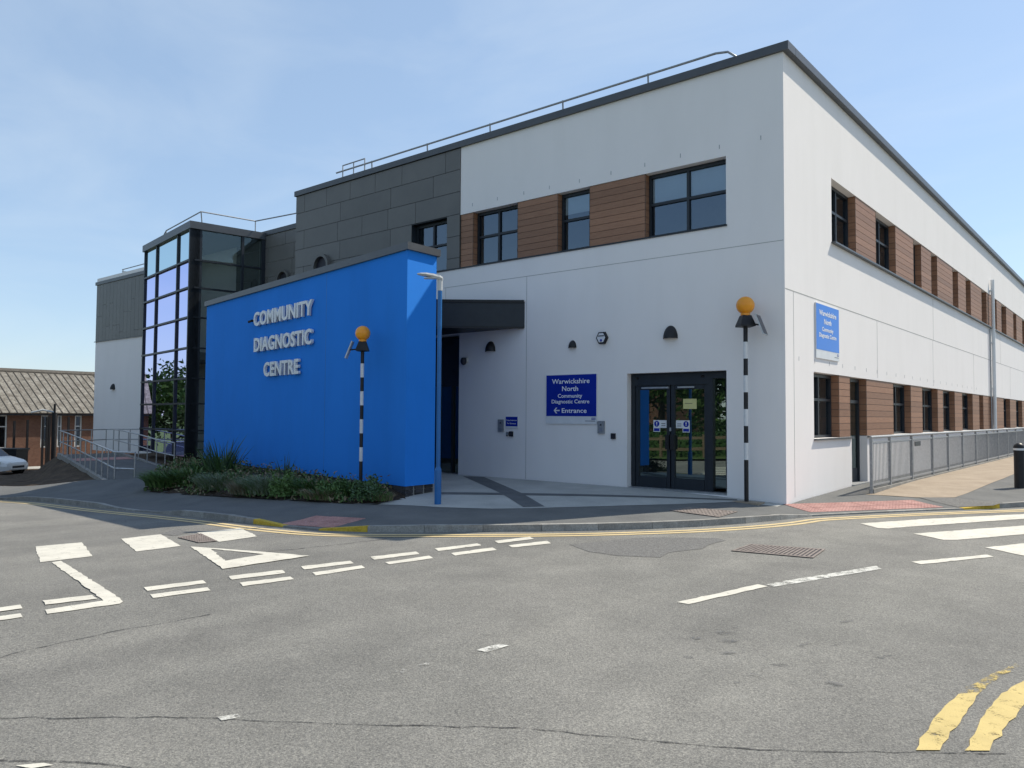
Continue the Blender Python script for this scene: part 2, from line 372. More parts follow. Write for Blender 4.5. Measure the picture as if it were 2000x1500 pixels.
def inside(p, poly):
    x, y = p; r = False; j = len(poly) - 1
    for i in range(len(poly)):
        xi, yi = poly[i]; xj, yj = poly[j]
        if (yi > y) != (yj > y) and x < (xj - xi) * (y - yi) / (yj - yi) + xi: r = not r
        j = i
    return r
def sheet(name, poly, h, mat, off=0., grid=.6, parent=None, rough=0.):
    poly = [tuple(p[:2]) for p in poly]; bnd = []
    for a, b in zip(poly, poly[1:] + poly[:1]):
        k = max(1, int(math.hypot(b[0] - a[0], b[1] - a[1]) / grid))
        bnd += [(a[0] + (b[0] - a[0]) * i / k, a[1] + (b[1] - a[1]) * i / k) for i in range(k)]
    A = np.array(poly); x0, y0 = A.min(0); x1, y1 = A.max(0); pts = list(bnd); B = np.array(bnd)
    xs = np.arange(x0 + grid / 2, x1, grid); ys = np.arange(y0 + grid / 2, y1, grid)
    for x in xs:
        for y in ys:
            if inside((x, y), poly) and np.hypot(B[:, 0] - x, B[:, 1] - y).min() > grid * .4: pts.append((x, y))
    vs, es, fs, *_ = geometry.delaunay_2d_cdt([Vector(p) for p in pts], [], [list(range(len(bnd)))], 1, 1e-5)
    mb = MB(); mb.v = [(v.x, v.y, h(v.x, v.y) + off + (random.uniform(-rough, rough) if rough else 0)) for v in vs]; mb.f = [tuple(f) for f in fs]
    ob = mb.build(name, mat, parent, recalc=False, smooth=rough > 0)
    me = ob.data
    if me.polygons and sum(p.normal.z for p in me.polygons) < 0: me.flip_normals()
    return ob

# ================================================================== THE SETTING
g = MB().poly([(-1500, -1500, -2.6), (1500, -1500, -2.6), (1500, 1500, -2.6), (-1500, 1500, -2.6)]).build('ground', 'verge_grass'); struct(g)
road = struct(sheet('road', [(-75, -60), (45, -60), (45, 60), (-75, 60)], S, 'asphalt', 0, 1.6))

def offset_line(pts, d):
    out = []
    for i, p in enumerate(pts):
        a = pts[max(i - 1, 0)]; b = pts[min(i + 1, len(pts) - 1)]; t = Vector((b[0] - a[0], b[1] - a[1])).normalized()
        out.append((p[0] + t.y * d, p[1] - t.x * d))      # right-hand side of travel = road side
    return out
kin = [(x, y) for x, y, f in KL]
right_end = (17, 29)
# pavement: from the kerb back to the building and the planting
bed_front = [tg(x, y, P) for x, y in ((280, 960.5), (350, 966), (430, 971), (535, 977), (670, 984), (736, 986))]
pav_poly = [p for p in offset_line(KL, -.12)] + [(1.2, 40), (.02, 40), (.02, .02), (-8.7, .02), (-8.7, 3.5), (-16.5, 3.5), (-16.9, -5.2), (-24, -6.0), (-45, -6.0)]
pavement = struct(sheet('pavement', pav_poly, P, 'pavement', 0, .55))
# kerb stones, one by one
kst = resample(ks, .915); YK = [tg(x, y, lambda a, b: S(a) + .06) for x, y in ((507, 1018), (684, 1032), (1930, 988))]
for a, b in zip(kst, kst[1:]):
    if a[0] < -24 or a[1] > 16: continue
    t = Vector((b[0] - a[0], b[1] - a[1], 0)).normalized(); nn = Vector((t.y, -t.x, 0)); ln = math.hypot(b[0] - a[0], b[1] - a[1]) - .008
    fa, fb = a[2], b[2]
    za, zb = S(a[0]) + .026 + .08 * fa, S(b[0]) + .026 + .08 * fb
    def kp(s, o, z): return (a[0] + t.x * s + nn.x * o, a[1] + t.y * s + nn.y * o, z)
    mb = MB().hexa([kp(0, -.125, S(a[0]) - .1), kp(ln, -.125, S(b[0]) - .1), kp(ln, .0, S(b[0]) - .1), kp(0, .0, S(a[0]) - .1), kp(0, -.125, za), kp(ln, -.125, zb), kp(ln, -.012, zb), kp(0, -.012, za)])
    mx_, my_ = (a[0] + b[0]) / 2, (a[1] + b[1]) / 2; yel = any(math.hypot(mx_ - q[0], my_ - q[1]) < .46 for q in YK)
    mb.build('kerb_stone', 'kerb_yellow' if yel else 'kerb_stone', pavement)
for d, nm in ((.25, 'yellow_line'), (.43, 'yellow_line')):
    l0 = offset_line(KL, d); l1 = offset_line(KL, d + .10); mb = MB()
    for i in range(len(l0) - 1):
        if l0[i][0] < -28 or l0[i][1] > 14: continue
        q = [l0[i], l0[i + 1], l1[i + 1], l1[i]]; mb.poly([(x, y, S(x) + .005) for x, y in q][::-1])
    mb.build(nm, 'paint_yellow', road, recalc=False)
def marking(name, px, mat='paint_white', off=.006):
    poly = [tg(x, y, S) for x, y in px]; fine = []
    for a, b in zip(poly, poly[1:] + poly[:1]):
        k = max(1, int(math.hypot(b[0] - a[0], b[1] - a[1]) / .09)); fine.append(a)
        fine += [(a[0] + (b[0] - a[0]) * i / k + random.gauss(0, .006), a[1] + (b[1] - a[1]) * i / k + random.gauss(0, .006)) for i in range(1, k)]
    return sheet(name, fine, S, mat, off, .35, road)
# give-way lines, triangle, block marks, centre line, zebra stripes
for q in ([(281, 1148), (396, 1134), (403, 1140), (288, 1155)], [(293, 1162), (405, 1148), (411, 1154), (299, 1169)], [(447, 1126), (551, 1114), (557, 1120), (453, 1133)], [(468, 1139), (567, 1127), (574, 1132), (474, 1146)],
          [(588, 1107), (684, 1096), (691, 1101), (594, 1113)], [(610, 1119), (706, 1105), (713, 1110), (616, 1125)], [(724, 1088), (812, 1078), (819, 1083), (731, 1094)], [(752, 1099), (838, 1086), (846, 1091), (760, 1103)],
          [(849, 1072), (932, 1062), (940, 1066), (856, 1077)], [(881, 1081), (962, 1070), (970, 1075), (889, 1086)], [(966, 1057), (1035, 1049), (1043, 1053), (974, 1062)], [(993, 1066), (1068, 1057), (1076, 1062), (1000, 1070)],
          [(-90, 1199), (40, 1182), (44, 1189), (-84, 1207)], [(-80, 1215), (40, 1199), (44, 1206), (-72, 1223)]):
    marking('give_way_dash', q)
marking('give_way_dash', [(83, 1174), (180, 1163), (190, 1170), (88, 1182)]); marking('junction_line', [(101, 1099), (119, 1096), (240, 1176), (234, 1180), (92, 1200), (88, 1192), (202, 1174)])
for q in ([(69, 1068), (160, 1060), (180, 1087), (78, 1099)], [(236, 1053), (314, 1044), (353, 1067), (267, 1078)], [(384, 1041), (470, 1032), (503, 1048), (428, 1059)], [(-130, 1079), (-20, 1073), (-8, 1103), (-130, 1115)], [(-330, 1090), (-220, 1085), (-230, 1118), (-360, 1128)]):
    marking('crossing_block', q)
tri = [(372, 1068), (605, 1086), (435, 1112)]; tin = [(413, 1073), (516, 1083), (440, 1096)]
for i in range(3): marking('give_way_triangle', [tri[i], tri[(i + 1) % 3], tin[(i + 1) % 3], tin[i]])
marking('centre_dash', [(1322, 1177), (1480, 1142), (1500, 1146), (1345, 1181)], 'paint_white'); marking('centre_dash', [(1495, 1142), (1712, 1106), (1722, 1112), (1512, 1147)], 'paint_white_worn')
marking('centre_dash', [(1780, 1098), (1928, 1084), (1941, 1088), (1799, 1103)], 'paint_white')
marking('centre_dash', [(930, 1271), (975, 1259), (994, 1262), (950, 1275)], 'paint_white_worn'); marking('centre_dash', [(640, 1345), (905, 1278), (925, 1281), (665, 1352)], 'paint_ghost')
marking('centre_dash', [(425, 1402), (465, 1396), (472, 1402), (432, 1409)], 'paint_white_worn'); marking('centre_dash', [(30, 1497), (85, 1492), (104, 1496), (60, 1503)], 'paint_white')
for q in ([(1680, 1023), (1802, 1014.5), (1960, 1006.5), (2060, 1002), (2090, 1008), (1982, 1015), (1780, 1029), (1735, 1033), (1715, 1032)], [(1784, 1043), (2000, 1027), (2150, 1018), (2190, 1028), (2000, 1044), (1870, 1055), (1843, 1055)], [(1924, 1070), (2000, 1062), (2200, 1047), (2250, 1062), (2060, 1092), (2000, 1086)], [(2060, 1107), (2250, 1085), (2300, 1105), (2160, 1130)]):
    marking('zebra_stripe', q)
for q, mt in (([(1789, 1467), (1830, 1398), (1872, 1357), (1914, 1354), (1880, 1402), (1836, 1467)], 'paint_yellow_near'), ([(1872, 1357), (1930, 1322), (1985, 1297), (1992, 1302), (1950, 1325), (1914, 1354)], 'paint_yellow_worn'), ([(1884, 1468), (1915, 1406), (1950, 1364), (2010, 1322), (2060, 1300), (2080, 1318), (2000, 1378), (1965, 1420), (1933, 1468)], 'paint_yellow_near')):
    marking('yellow_line', q, mt)
def strip(name, px, w, mat, jit=.03):
    pts = [tg(x, y, S) for x, y in px]; fine = resample([(x, y, 0) for x, y in pts], .12); mb = MB(); L, Rr = [], []
    for i, p in enumerate(fine):
        a = fine[max(0, i - 1)]; b = fine[min(len(fine) - 1, i + 1)]; t = Vector((b[0] - a[0], b[1] - a[1])).normalized(); j = random.gauss(0, jit); ww = w * random.uniform(.3, 1.3)
        L.append((p[0] - t.y * (ww + j), p[1] + t.x * (ww + j))); Rr.append((p[0] + t.y * (ww - j), p[1] - t.x * (ww - j)))
    for i in range(len(fine) - 1): mb.poly([(*L[i], S(L[i][0]) + .003), (*Rr[i], S(Rr[i][0]) + .003), (*Rr[i + 1], S(Rr[i + 1][0]) + .003), (*L[i + 1], S(L[i + 1][0]) + .003)])
    return mb.build(name, mat, road, recalc=False)
strip('crack', [(-60, 1404), (200, 1402), (420, 1404), (620, 1414), (820, 1418), (1000, 1422), (1090, 1431), (1250, 1445), (1400, 1458), (1560, 1468), (1760, 1470), (1990, 1474)], .008, 'crack', .008)
strip('crack', [(-40, 1296), (60, 1269), (140, 1252), (240, 1231), (330, 1216), (430, 1196)], .012, 'crack', .01)
strip('crack', [(-20, 1484), (60, 1487), (160, 1490), (240, 1499), (300, 1512)], .01, 'crack', .01)
strip('crack', [(520, 1078), (640, 1066), (760, 1052)], .012, 'crack', .01); strip('crack', [(470, 1049), (540, 1043), (610, 1036)], .014, 'crack', .01)
random.seed(11)
for k in range(22):
    cx, cy = random.uniform(1330, 1760), random.uniform(1210, 1370); w_ = random.uniform(6, 24); h_ = w_ * random.uniform(.10, .2); sl = random.uniform(-.2, .35)
    marking('tyre_stain', [(cx + w_ * math.cos(a) * random.uniform(.7, 1), cy + h_ * math.sin(a) + sl * w_ * math.cos(a)) for a in np.linspace(0, 2 * math.pi, 9)[:-1]], 'stain', .003 + .0004 * k)
marking('surface_patch', [(1112, 1064), (1180, 1057), (1260, 1050), (1400, 1051), (1418, 1056), (1385, 1064), (1372, 1072), (1310, 1079), (1290, 1089), (1210, 1086), (1150, 1078)], 'patch_asphalt', .004)
marking('surface_patch', [(310, 1043), (350, 1034), (372, 1040), (340, 1047)], 'patch_asphalt', .004)
def grate(name, q, h, nb, mat, lab, cross=0, parent=None):
    pts = [Vector((*tg(x, y, h), 0)) for x, y in q]
    for p in pts: p.z = h(p.x, p.y) + .006
    def bl(u, v, z=0): return pts[0].lerp(pts[1], u).lerp(pts[3].lerp(pts[2], u), v) + Vector((0, 0, z))
    o = thing(name, bl(.5, .5), lab, 'drain cover'); mb = MB()
    mb.poly([bl(0, 0, .001), bl(1, 0, .001), bl(1, 1, .001), bl(0, 1, .001)]).build('pit', 'ink', o)
    def bar(u0, u1, v0, v1, z1=.008): return MB().hexa([bl(u0, v0, .002), bl(u1, v0, .002), bl(u1, v1, .002), bl(u0, v1, .002), bl(u0, v0, z1), bl(u1, v0, z1), bl(u1, v1, z1), bl(u0, v1, z1)])
    fm = MB()
    for r_ in ((0, 1, 0, .07), (0, 1, .93, 1), (0, .03, .07, .93), (.97, 1, .07, .93)): 
        b_ = bar(*r_); i = len(fm.v); fm.v += b_.v; fm.f += [tuple(i + k for k in f) for f in b_.f]
    fm.build('frame', mat, o)
    for k in range(nb):
        u = .045 + (k + .22) * .91 / nb; bar(u, u + .91 / nb * .56, .08, .92).build('bar', mat, o)
    for k in range(cross):
        v = .12 + (k + .3) * .8 / cross; bar(.035, .965, v, v + .8 / cross * .45, .0075).build('cross_bar', mat, o)
grate('road_gully', [(1466, 1064), (1612, 1074), (1588, 1091), (1428, 1077)], S, 17, 'rusty_iron', 'rectangular slotted iron drain grate set in the road near the zebra stripes')

grate('pavement_grate', [(1345, 992), (1441, 1000), (1404, 1011), (1308, 998)], P, 12, 'rusty_iron', 'square chequered iron inspection cover in the pavement beside the beacon', 5)
grate('road_cover', [(347, 1051), (392, 1043), (424, 1058), (388, 1061)], S, 8, 'rusty_iron', 'small worn iron cover in the side road beside a white block marking', 6)
# tactile paving of 0.4 m blister tiles at the dropped kerbs
tm = MB().box(XYZ, -.196, .196, -.196, .196, -.03, .006)
for i in range(5):
    for j in range(5):
        x, y = -.157 + i * .0785, -.157 + j * .0785; r = .022
        tm.hexa([(x - r, y - r, .006), (x + r, y - r, .006), (x + r, y + r, .006), (x - r, y + r, .006)] + [(x + a * r * .6, y + b * r * .6, .012) for a, b in ((-1, -1), (1, -1), (1, 1), (-1, 1))])
tile_me = tm.mesh('tactile_tile'); tile_me.materials.append(M['tactile'])
def tiles(px0, px1, px2):
    a, b, c = [Vector(tg(x, y, P)) for x, y in (px0, px1, px2)]           # kerb-side corners a-b, back corner c
    t = (b - a).normalized(); n_ = Vector((-t.y, t.x)); nb = max(2, round((b - a).length / .4)); rows = max(2, round(abs((c - b).dot(n_)) / .4)); sk = (c - b).dot(t) / max(.1, abs((c - b).dot(n_)))
    for i in range(nb):
        for j in range(rows):
            p = a + t * (.2 + .4 * i) + n_ * (.2 + .4 * j) + t * (sk * .4 * j * .0)
            z = P(p.x, p.y); e = .2
            ob = place('tactile_tile', tile_me, (p.x, p.y, z + .004), pavement)
            nx = Vector((t.x * e * 2, t.y * e * 2, P(p.x + t.x * e, p.y + t.y * e) - P(p.x - t.x * e, p.y - t.y * e))).normalized()
            ny = Vector((n_.x * e * 2, n_.y * e * 2, P(p.x + n_.x * e, p.y + n_.y * e) - P(p.x - n_.x * e, p.y - n_.y * e))).normalized()
            nz_ = nx.cross(ny); ob.rotation_euler = Matrix((nx, ny, nz_)).transposed().to_euler()
tiles((549, 1023), (650, 1031), (708, 1008)); tiles((1583, 1001), (1848, 991), (1790, 974))
# entrance forecourt: pale paving crossed by dark bands
fc = [tg(x, y, P) for x, y in ((737, 985.5), (860, 991), (960, 994), (1040, 993), (1180, 989), (1320, 985), (1440, 980.5))] + [(-.05, -.35), (-.05, -.02), (-8.75, -.02), (-8.75, 1.2), (-12.6, 1.2), (-12.6, -2.9), (-6.3, -3.72), (-5.9, -4.7)]
forecourt = struct(sheet('forecourt_paving', fc, P, 'pale_paving', .005, .45))
for q in ([(905, 931), (945, 932), (1064, 990), (1022, 991)], [(862, 966), (960, 967), (1100, 969), (1440, 978), (1440, 976), (1100, 965), (960, 963), (862, 962)]):
    sheet('dark_band', [tg(x, y, P) for x, y in q], P, 'paving_band', .010, .4, forecourt)
tanp = [tg(x, y, P) for x, y in ((1688, 966), (1790, 972), (1865, 972), (1888, 964), (1960, 935), (1990, 922))] + [(2.6, 16), (2.2, 30), (.75, 30), (.72, 3.0)]
struct(sheet('buff_footpath', tanp, P, 'tan_path', .006, .5))
struct(sheet('asphalt_reinstatement', [tg(x, y, P) for x, y in ((1795, 972), (1862, 973), (1960, 982), (1940, 988), (1870, 991))], P, 'patch_asphalt', .008, .4))

# ================================================================== THE BUILDING
bld = thing('health_centre', (-8, 8, .1), 'white rendered two storey diagnostic centre with grey cladding and timber panels', 'building')
FL = frame((0, 0, 0), (1, 0, 0), (0, -1, 0)); FR = frame((0, 0, 0), (0, 1, 0), (1, 0, 0))
FB = frame((0, 2.5, 0), (1, 0, 0), (0, -1, 0))
def wall(fr, u0, u1, z0, z1, holes, reveal=.3):
    us = sorted({u0, u1, *[v for h in holes for v in h[:2]]}); zs = sorted({z0, z1, *[v for h in holes for v in h[2:]]}); mb = MB()
    us = [u for u in us if u0 <= u <= u1]; zs = [z for z in zs if z0 <= z <= z1]
    hole = lambda u, z: any(h[0] < u < h[1] and h[2] < z < h[3] for h in holes)
    cell = {}
    for i in range(len(us) - 1):
        for j in range(len(zs) - 1): cell[i, j] = hole((us[i] + us[i + 1]) / 2, (zs[j] + zs[j + 1]) / 2)
    for (i, j), h in cell.items():
        a, b, c, d = us[i], us[i + 1], zs[j], zs[j + 1]
        if not h:
            mb.poly([fr(a, 0, c), fr(b, 0, c), fr(b, 0, d), fr(a, 0, d)])
        else:
            if not cell.get((i - 1, j), True): mb.poly([fr(a, 0, c), fr(a, -reveal, c), fr(a, -reveal, d), fr(a, 0, d)])
            if not cell.get((i + 1, j), True): mb.poly([fr(b, 0, c), fr(b, -reveal, c), fr(b, -reveal, d), fr(b, 0, d)])
            if not cell.get((i, j - 1), True): mb.poly([fr(a, 0, c), fr(b, 0, c), fr(b, -reveal, c), fr(a, -reveal, c)])
            if not cell.get((i, j + 1), True): mb.poly([fr(a, 0, d), fr(b, 0, d), fr(b, -reveal, d), fr(a, -reveal, d)])
    return mb
band_L = (-8.9, -1.22, 5.72, 7.17); DOOR = (-3.62, -1.23, .08, 2.67)
wall(FL, -8.9, 0, -.3, 9.05, [band_L, DOOR]).build('front_wall', 'white_render', bld, recalc=False)
wall(FL, -16.55, -8.9, -.3, 5.72, [(-12.6, -8.78, .08, 3.9)], .35).build('entrance_wall', 'white_render', bld, recalc=False)
W0 = (-10.83, -9.4, 5.72, 7.18)
wall(FL, -16.55, -8.9, 5.72, 9.05, [W0]).build('cladding_backing', 'dark_metal', bld, recalc=False)
LOW = (1.62, 46, 1.25, 2.68); UP = (2.91, 46, 5.70, 7.17); RD = (4.22, 5.5, .06, 1.25)
wall(FR, 0, 48, -.3, 9.05, [LOW, UP, RD]).build('side_wall', 'white_render', bld, recalc=False)
# shell: roof, back, flank, floors, inner partition walls
MB().box(XYZ, -16.5, -.05, .05, 47.9, 8.7, 8.85).build('flat_roof', 'coping_metal', bld)
MB().box(XYZ, -16.55, -16.45, .3, 47.9, -.3, 8.7).build('flank_wall', 'grey_clad', bld)
MB().box(XYZ, -16.4, -.3, 47.8, 48, -.3, 9.05).build('rear_wall', 'white_render', bld)
MB().box(XYZ, -16.4, -.35, .35, 47.7, 3.95, 4.25).build('upper_floor', 'interior', bld)
MB().box(XYZ, -16.4, -.35, 2.9, 3.0, .1, 8.6).build('partition_wall', 'interior', bld)
MB().box(XYZ, -3.2, -3.1, 3.1, 47.7, .1, 8.6).build('partition_wall', 'interior', bld)
MB().box(XYZ, -16.4, -.35, .3, 47.7, .02, .08).build('ground_floor', 'interior', bld)
# copings
def coping(fr, u0, u1, z0, z1, name='coping', parent=bld, mat='coping_metal', b0=-.35, b1=.07):
    return MB().box(fr, u0, u1, b0, b1, z0, z1).build(name, mat, parent)
coping(FL, -16.6, .13, 9.03, 9.2); coping(FR, .36, 48, 9.032, 9.198, b1=.13)
# sill flashings
MB().box(FL, -10.9, -1.2, -.28, .025, 5.685, 5.718).build('sill_flashing', 'dark_metal', bld)
MB().box(FR, 2.88, 46, -.28, .10, 5.662, 5.698).build('sill_flashing', 'coping_metal', bld)
MB().box(FR, 1.60, 4.215, -.28, .06, 1.215, 1.248).build('sill_flashing', 'coping_metal', bld)
MB().box(FR, 5.505, 46, -.28, .06, 1.215, 1.248).build('sill_flashing', 'coping_metal', bld)
# render joints
def joint(fr, a0, a1, c0, c1): MB().box(fr, a0, a1, -.005, .003, c0, c1).build('movement_joint', 'pale_paving', bld)
joint(FL, -9.5, -.02, 5.215, 5.228); joint(FL, -6.565, -6.553, .12, 5.212); joint(FL, -9.44, -9.43, 4.62, 5.212)
joint(FR, .02, 47.9, 4.25, 4.268)
for y in (6.5, 13.0, 20.2, 30): joint(FR, y, y + .012, 2.75, 4.248)
for y in (13.1, 27): joint(FR, y, y + .012, 4.27, 5.6)
joint(FR, .46, .472, .1, 4.248)
for x, y in ((800 + a / 3.948, 280 + b / 3.948) for a, b in ((485, 473), (677, 427), (881, 383), (1078, 340), (1309, 290), (1553, 228), (1814, 165))):
    p = pY(x, y); MB().box(FL, p[0] - .008, p[0] + .008, -.004, .003, p[2] - .045, p[2] + .045).build('weep_vent', 'galvanised', bld)
for x, y in ((1329, 304), (1405, 287), (1486, 269)):
    p = pY(x, y); MB().box(FL, p[0] - .008, p[0] + .008, -.004, .003, p[2] - .045, p[2] + .045).build('weep_vent', 'galvanised', bld)
for k in range(22):
    y = .75 + .95 * k; MB().box(FR, y - .008, y + .008, -.004, .003, 2.86, 2.95).build('weep_vent', 'galvanised', bld)
# timber panels of separate boards
def timber(fr, u0, u1, z0, z1, n=9, top=0.0):
    z0 += .004; z1 -= .006; hgt = (z1 - z0) / n
    pn = MB().box(fr, u0 + .01, u1 - .01, -.27, -.035, z0, z1).build('timber_panel', 'ink', bld)
    for k in range(n): MB().box(fr, u0 + .002, u1 - .002, -.268, -.016, z0 + k * hgt + .006, z0 + (k + 1) * hgt - .004).build('plank', 'timber', pn)
    MB().box(fr, u0 + .003, u0 + .012, -.022, -.011, z0, z1).build('corner_trim', 'roof_rib', pn); MB().box(fr, u1 - .012, u1 - .003, -.022, -.011, z0, z1).build('corner_trim', 'roof_rib', pn)
def window(fr, u0, u1, z0, z1, cols=2, trans=None, n=-.21, gl='glass', w=.055, blind=0., parent=None):
    z0 += .006; z1 -= .006; u0 += .004; u1 -= .004
    wd = MB(); wd.box(fr, u0, u1, n - .06, n + .035, z1 - .075, z1); wd.box(fr, u0, u1, n - .06, n + .035, z0, z0 + w)
    wd.box(fr, u0, u0 + w, n - .06, n + .035, z0 + w, z1 - .075); wd.box(fr, u1 - w, u1, n - .06, n + .035, z0 + w, z1 - .075)
    win = wd.build('window', 'dark_metal', parent or bld)
    zt = [z0 + w, z1 - .075] if trans is None else [z0 + w, trans, z1 - .075]; uu = [u0 + w + (u1 - u0 - 2 * w) * k / cols for k in range(cols + 1)]
    for k in range(1, cols): MB().box(fr, uu[k] - .03, uu[k] + .03, n - .06, n + .03, z0 + w + .001, z1 - .076).build('mullion', 'dark_metal', win)
    if trans:
        for k in range(cols): MB().box(fr, uu[k] + (.031 if k else .001), uu[k + 1] - (.031 if k < cols - 1 else .001), n - .06, n + .027, trans - .03, trans + .03).build('transom', 'dark_metal', win)
    for k in range(cols):
        for j in range(len(zt) - 1):
            a, b = uu[k] + .02, uu[k + 1] - .02; c, d = zt[j] + (.02 if j else -.01), zt[j + 1] + (-.02 if j < len(zt) - 2 else .01)
            MB().poly([fr(a, n - .02, c), fr(b, n - .02, c), fr(b, n - .02, d), fr(a, n - .02, d)]).build('pane', gl, win, recalc=False)
    if blind: MB().box(fr, u0 + w, u1 - w, n - .06, n - .056, z1 - blind, z1 - .08).build('blind', 'blind', win)
    return win
for a, b in ((-8.9, -8.43), (-6.89, -5.6), (-4.67, -3.15)): timber(FL, a, b, 5.72, 7.17)
window(FL, -8.43, -6.89, 5.72, 7.17, 2, 6.5); window(FL, -5.6, -4.67, 5.72, 7.17, 1, 6.5, blind=.5); window(FL, -3.15, -1.22, 5.72, 7.17, 2, 6.48, blind=.62); window(FL, W0[0], W0[1], 5.72, 7.18, 2, 6.5)
lowp = [(1639.3, 1661.8), (1703.3, 1745.7), (1779.3, 1802.3), (1831.7, 1842.7), (1865, 1880), (1900, 1913.3), (1920.7, 1933.3), (1941.7, 1960.7), (1973, 1985)]
lp = [(y_at(a, 0, 2.68), y_at(b, 0, 2.68)) for a, b in lowp]; lp[0] = (3.35, 4.2); lp[1] = (5.52, lp[1][1])
lp += [(34.2, 36.1), (38.0, 40.0), (42., 44.)]
upx = [1570 + v / 3.749 for v in (380, 530, 672, 805, 860, 935, 977, 1092, 1130, 1188, 1222, 1303, 1338, 1388, 1412, 1448, 1482, 1535, 1556, 1600)]
up = [(y_at(upx[i], 0, 7.17), y_at(upx[i + 1], 0, 7.17)) for i in range(0, len(upx), 2)] + [(36.4, 38.6), (40, 42.5)]
for lst, z0, z1, st in ((lp, 1.25, 2.68, 1.62), (up, 5.70, 7.17, 2.91)):
    cur = st
    for k, (a, b) in enumerate(lst):
        if a - cur > .12 and not (lst is lp and k == 1): window(FR, cur, a, z0, z1, 2 if a - cur > 1.2 else 1, z0 + .85, n=-.22)
        timber(FR, a, b, z0, z1, 9); cur = b
    if 46 - cur > .2: timber(FR, cur + .9, 46, z0, z1, 3); window(FR, cur, cur + .9, z0, z1, 1, z0 + .85)
# side door
sd_ = MB().box(FR, 4.21, 4.28, -.28, -.18, .1, 2.67).box(FR, 5.43, 5.5, -.28, -.18, .1, 2.67).box(FR, 4.28, 5.43, -.28, -.18, 2.06, 2.14).box(FR, 4.28, 5.43, -.28, -.18, 2.59, 2.67).build('side_door', 'dark_metal', bld)
MB().box(FR, 4.3, 5.41, -.25, -.21, .12, .45).build('kick_panel', 'dark_metal', sd_); MB().poly([FR(4.28, -.22, .45), FR(5.43, -.22, .45), FR(5.43, -.22, 2.06), FR(4.28, -.22, 2.06)]).build('pane', 'glass_door', sd_, recalc=False)
MB().poly([FR(4.28, -.22, 2.14), FR(5.43, -.22, 2.14), FR(5.43, -.22, 2.59), FR(4.28, -.22, 2.59)]).build('pane', 'glass_door', sd_, recalc=False)
MB().tube([FR(4.42, -.17, .9), FR(4.42, -.14, .9), FR(4.42, -.14, 1.5), FR(4.42, -.17, 1.5)], .014).build('handle', 'steel', sd_); MB().box(FR, 4.2, 5.52, -.3, .06, .04, .115).build('threshold', 'galvanised', sd_)
# front entrance doors
fd = MB()
for r_ in ((-3.615, -3.52, .1, 2.66), (-1.33, -1.235, .1, 2.66), (-3.52, -1.33, 2.52, 2.66), (-1.74, -1.62, .1, 2.52), (-3.52, -1.74, 2.40, 2.52)): fd.box(FL, r_[0], r_[1], -.30, -.17, r_[2], r_[3])
fd = fd.build('front_doors', 'dark_metal', bld)
for a, b in ((-3.52, -2.64), (-2.62, -1.74)):
    dl = MB()
    for r_ in ((a, a + .09, .12, 2.40), (b - .09, b, .12, 2.40), (a + .09, b - .09, 2.30, 2.40), (a + .09, b - .09, .12, .36)): dl.box(FL, r_[0] + .004, r_[1] - .004, -.27, -.20, r_[2], r_[3])
    dl = dl.build('door_leaf', 'dark_metal', fd)
    MB().poly([FL(a + .08, -.235, .35), FL(b - .08, -.235, .35), FL(b - .08, -.235, 2.31), FL(a + .08, -.235, 2.31)]).build('pane', 'glass_door', dl, recalc=False)
    hx = b - .05 if a < -3 else a + .05
    MB().box(FL, hx - .045, hx + .045, -.198, -.14, .98, 1.30).build('handle', 'black_metal', dl)
    MB().box(FL, a + .18, b - .02 if a < -3 else b - .3, -.2, -.16, 2.325, 2.36).build('closer', 'steel', dl)
MB().poly([FL(-1.62, -.235, .2), FL(-1.33, -.235, .2), FL(-1.33, -.235, 2.52), FL(-1.62, -.235, 2.52)]).build('side_light', 'glass_door', fd, recalc=False)
MB().box(FL, -3.6, -1.24, -.3, -.02, .06, .118).build('threshold', 'galvanised', fd)
MB().box(FL, -2.63 - .02, -2.63 + .02, -.199, -.185, 1.38, 1.46).build('lock', 'steel', fd)
for x in (-3.45, -1.85): MB().lathe(FL(x, -.16, 2.57), [(.0, .03), (.03, .02), (.04, 0), (.03, -.02), (0, -.03)], 10).build('sensor', 'black_metal', fd)
# recessed main entrance under the canopy
en = MB()
for r_ in ((-12.55, -12.45, .1, 3.85), (-8.9, -8.79, .1, 3.85), (-12.45, -8.9, 2.5, 2.62), (-10.0, -9.9, .1, 2.5), (-11.2, -11.1, .1, 2.5), (-9.42, -9.36, .1, 2.5)): en.box(FL, r_[0], r_[1], -.34, -.24, r_[2], r_[3])
en = en.build('entrance_screen', 'dark_metal', bld)
MB().poly([FL(-12.45, -.3, .12), FL(-8.9, -.3, .12), FL(-8.9, -.3, 2.5), FL(-12.45, -.3, 2.5)]).build('pane', 'glass_door', en, recalc=False)
MB().box(FL, -12.45, -8.9, -.33, -.27, 2.62, 3.85).build('spandrel', 'dark_metal', en)
cp = [(-6.62, -.005), (-10.4, -3.28), (-12.7, -2.92), (-12.7, -.005)]
cm = MB(); n_ = len(cp)
cm.poly([(x, y, 3.92) for x, y in cp][::-1]); cm.poly([(x, y, 4.58) for x, y in cp])
for i in range(n_): a, b = cp[i], cp[(i + 1) % n_]; cm.poly([(*a, 3.92), (*b, 3.92), (*b, 4.58), (*a, 4.58)])
can = cm.build('canopy', 'dark_metal', bld)
dcx = Vector((-10.4 + 6.62, -3.28 + .005, 0)).normalized(); dn_ = Vector((-dcx.y, dcx.x, 0)); dn_ = dn_ if dn_.y < 0 else -dn_
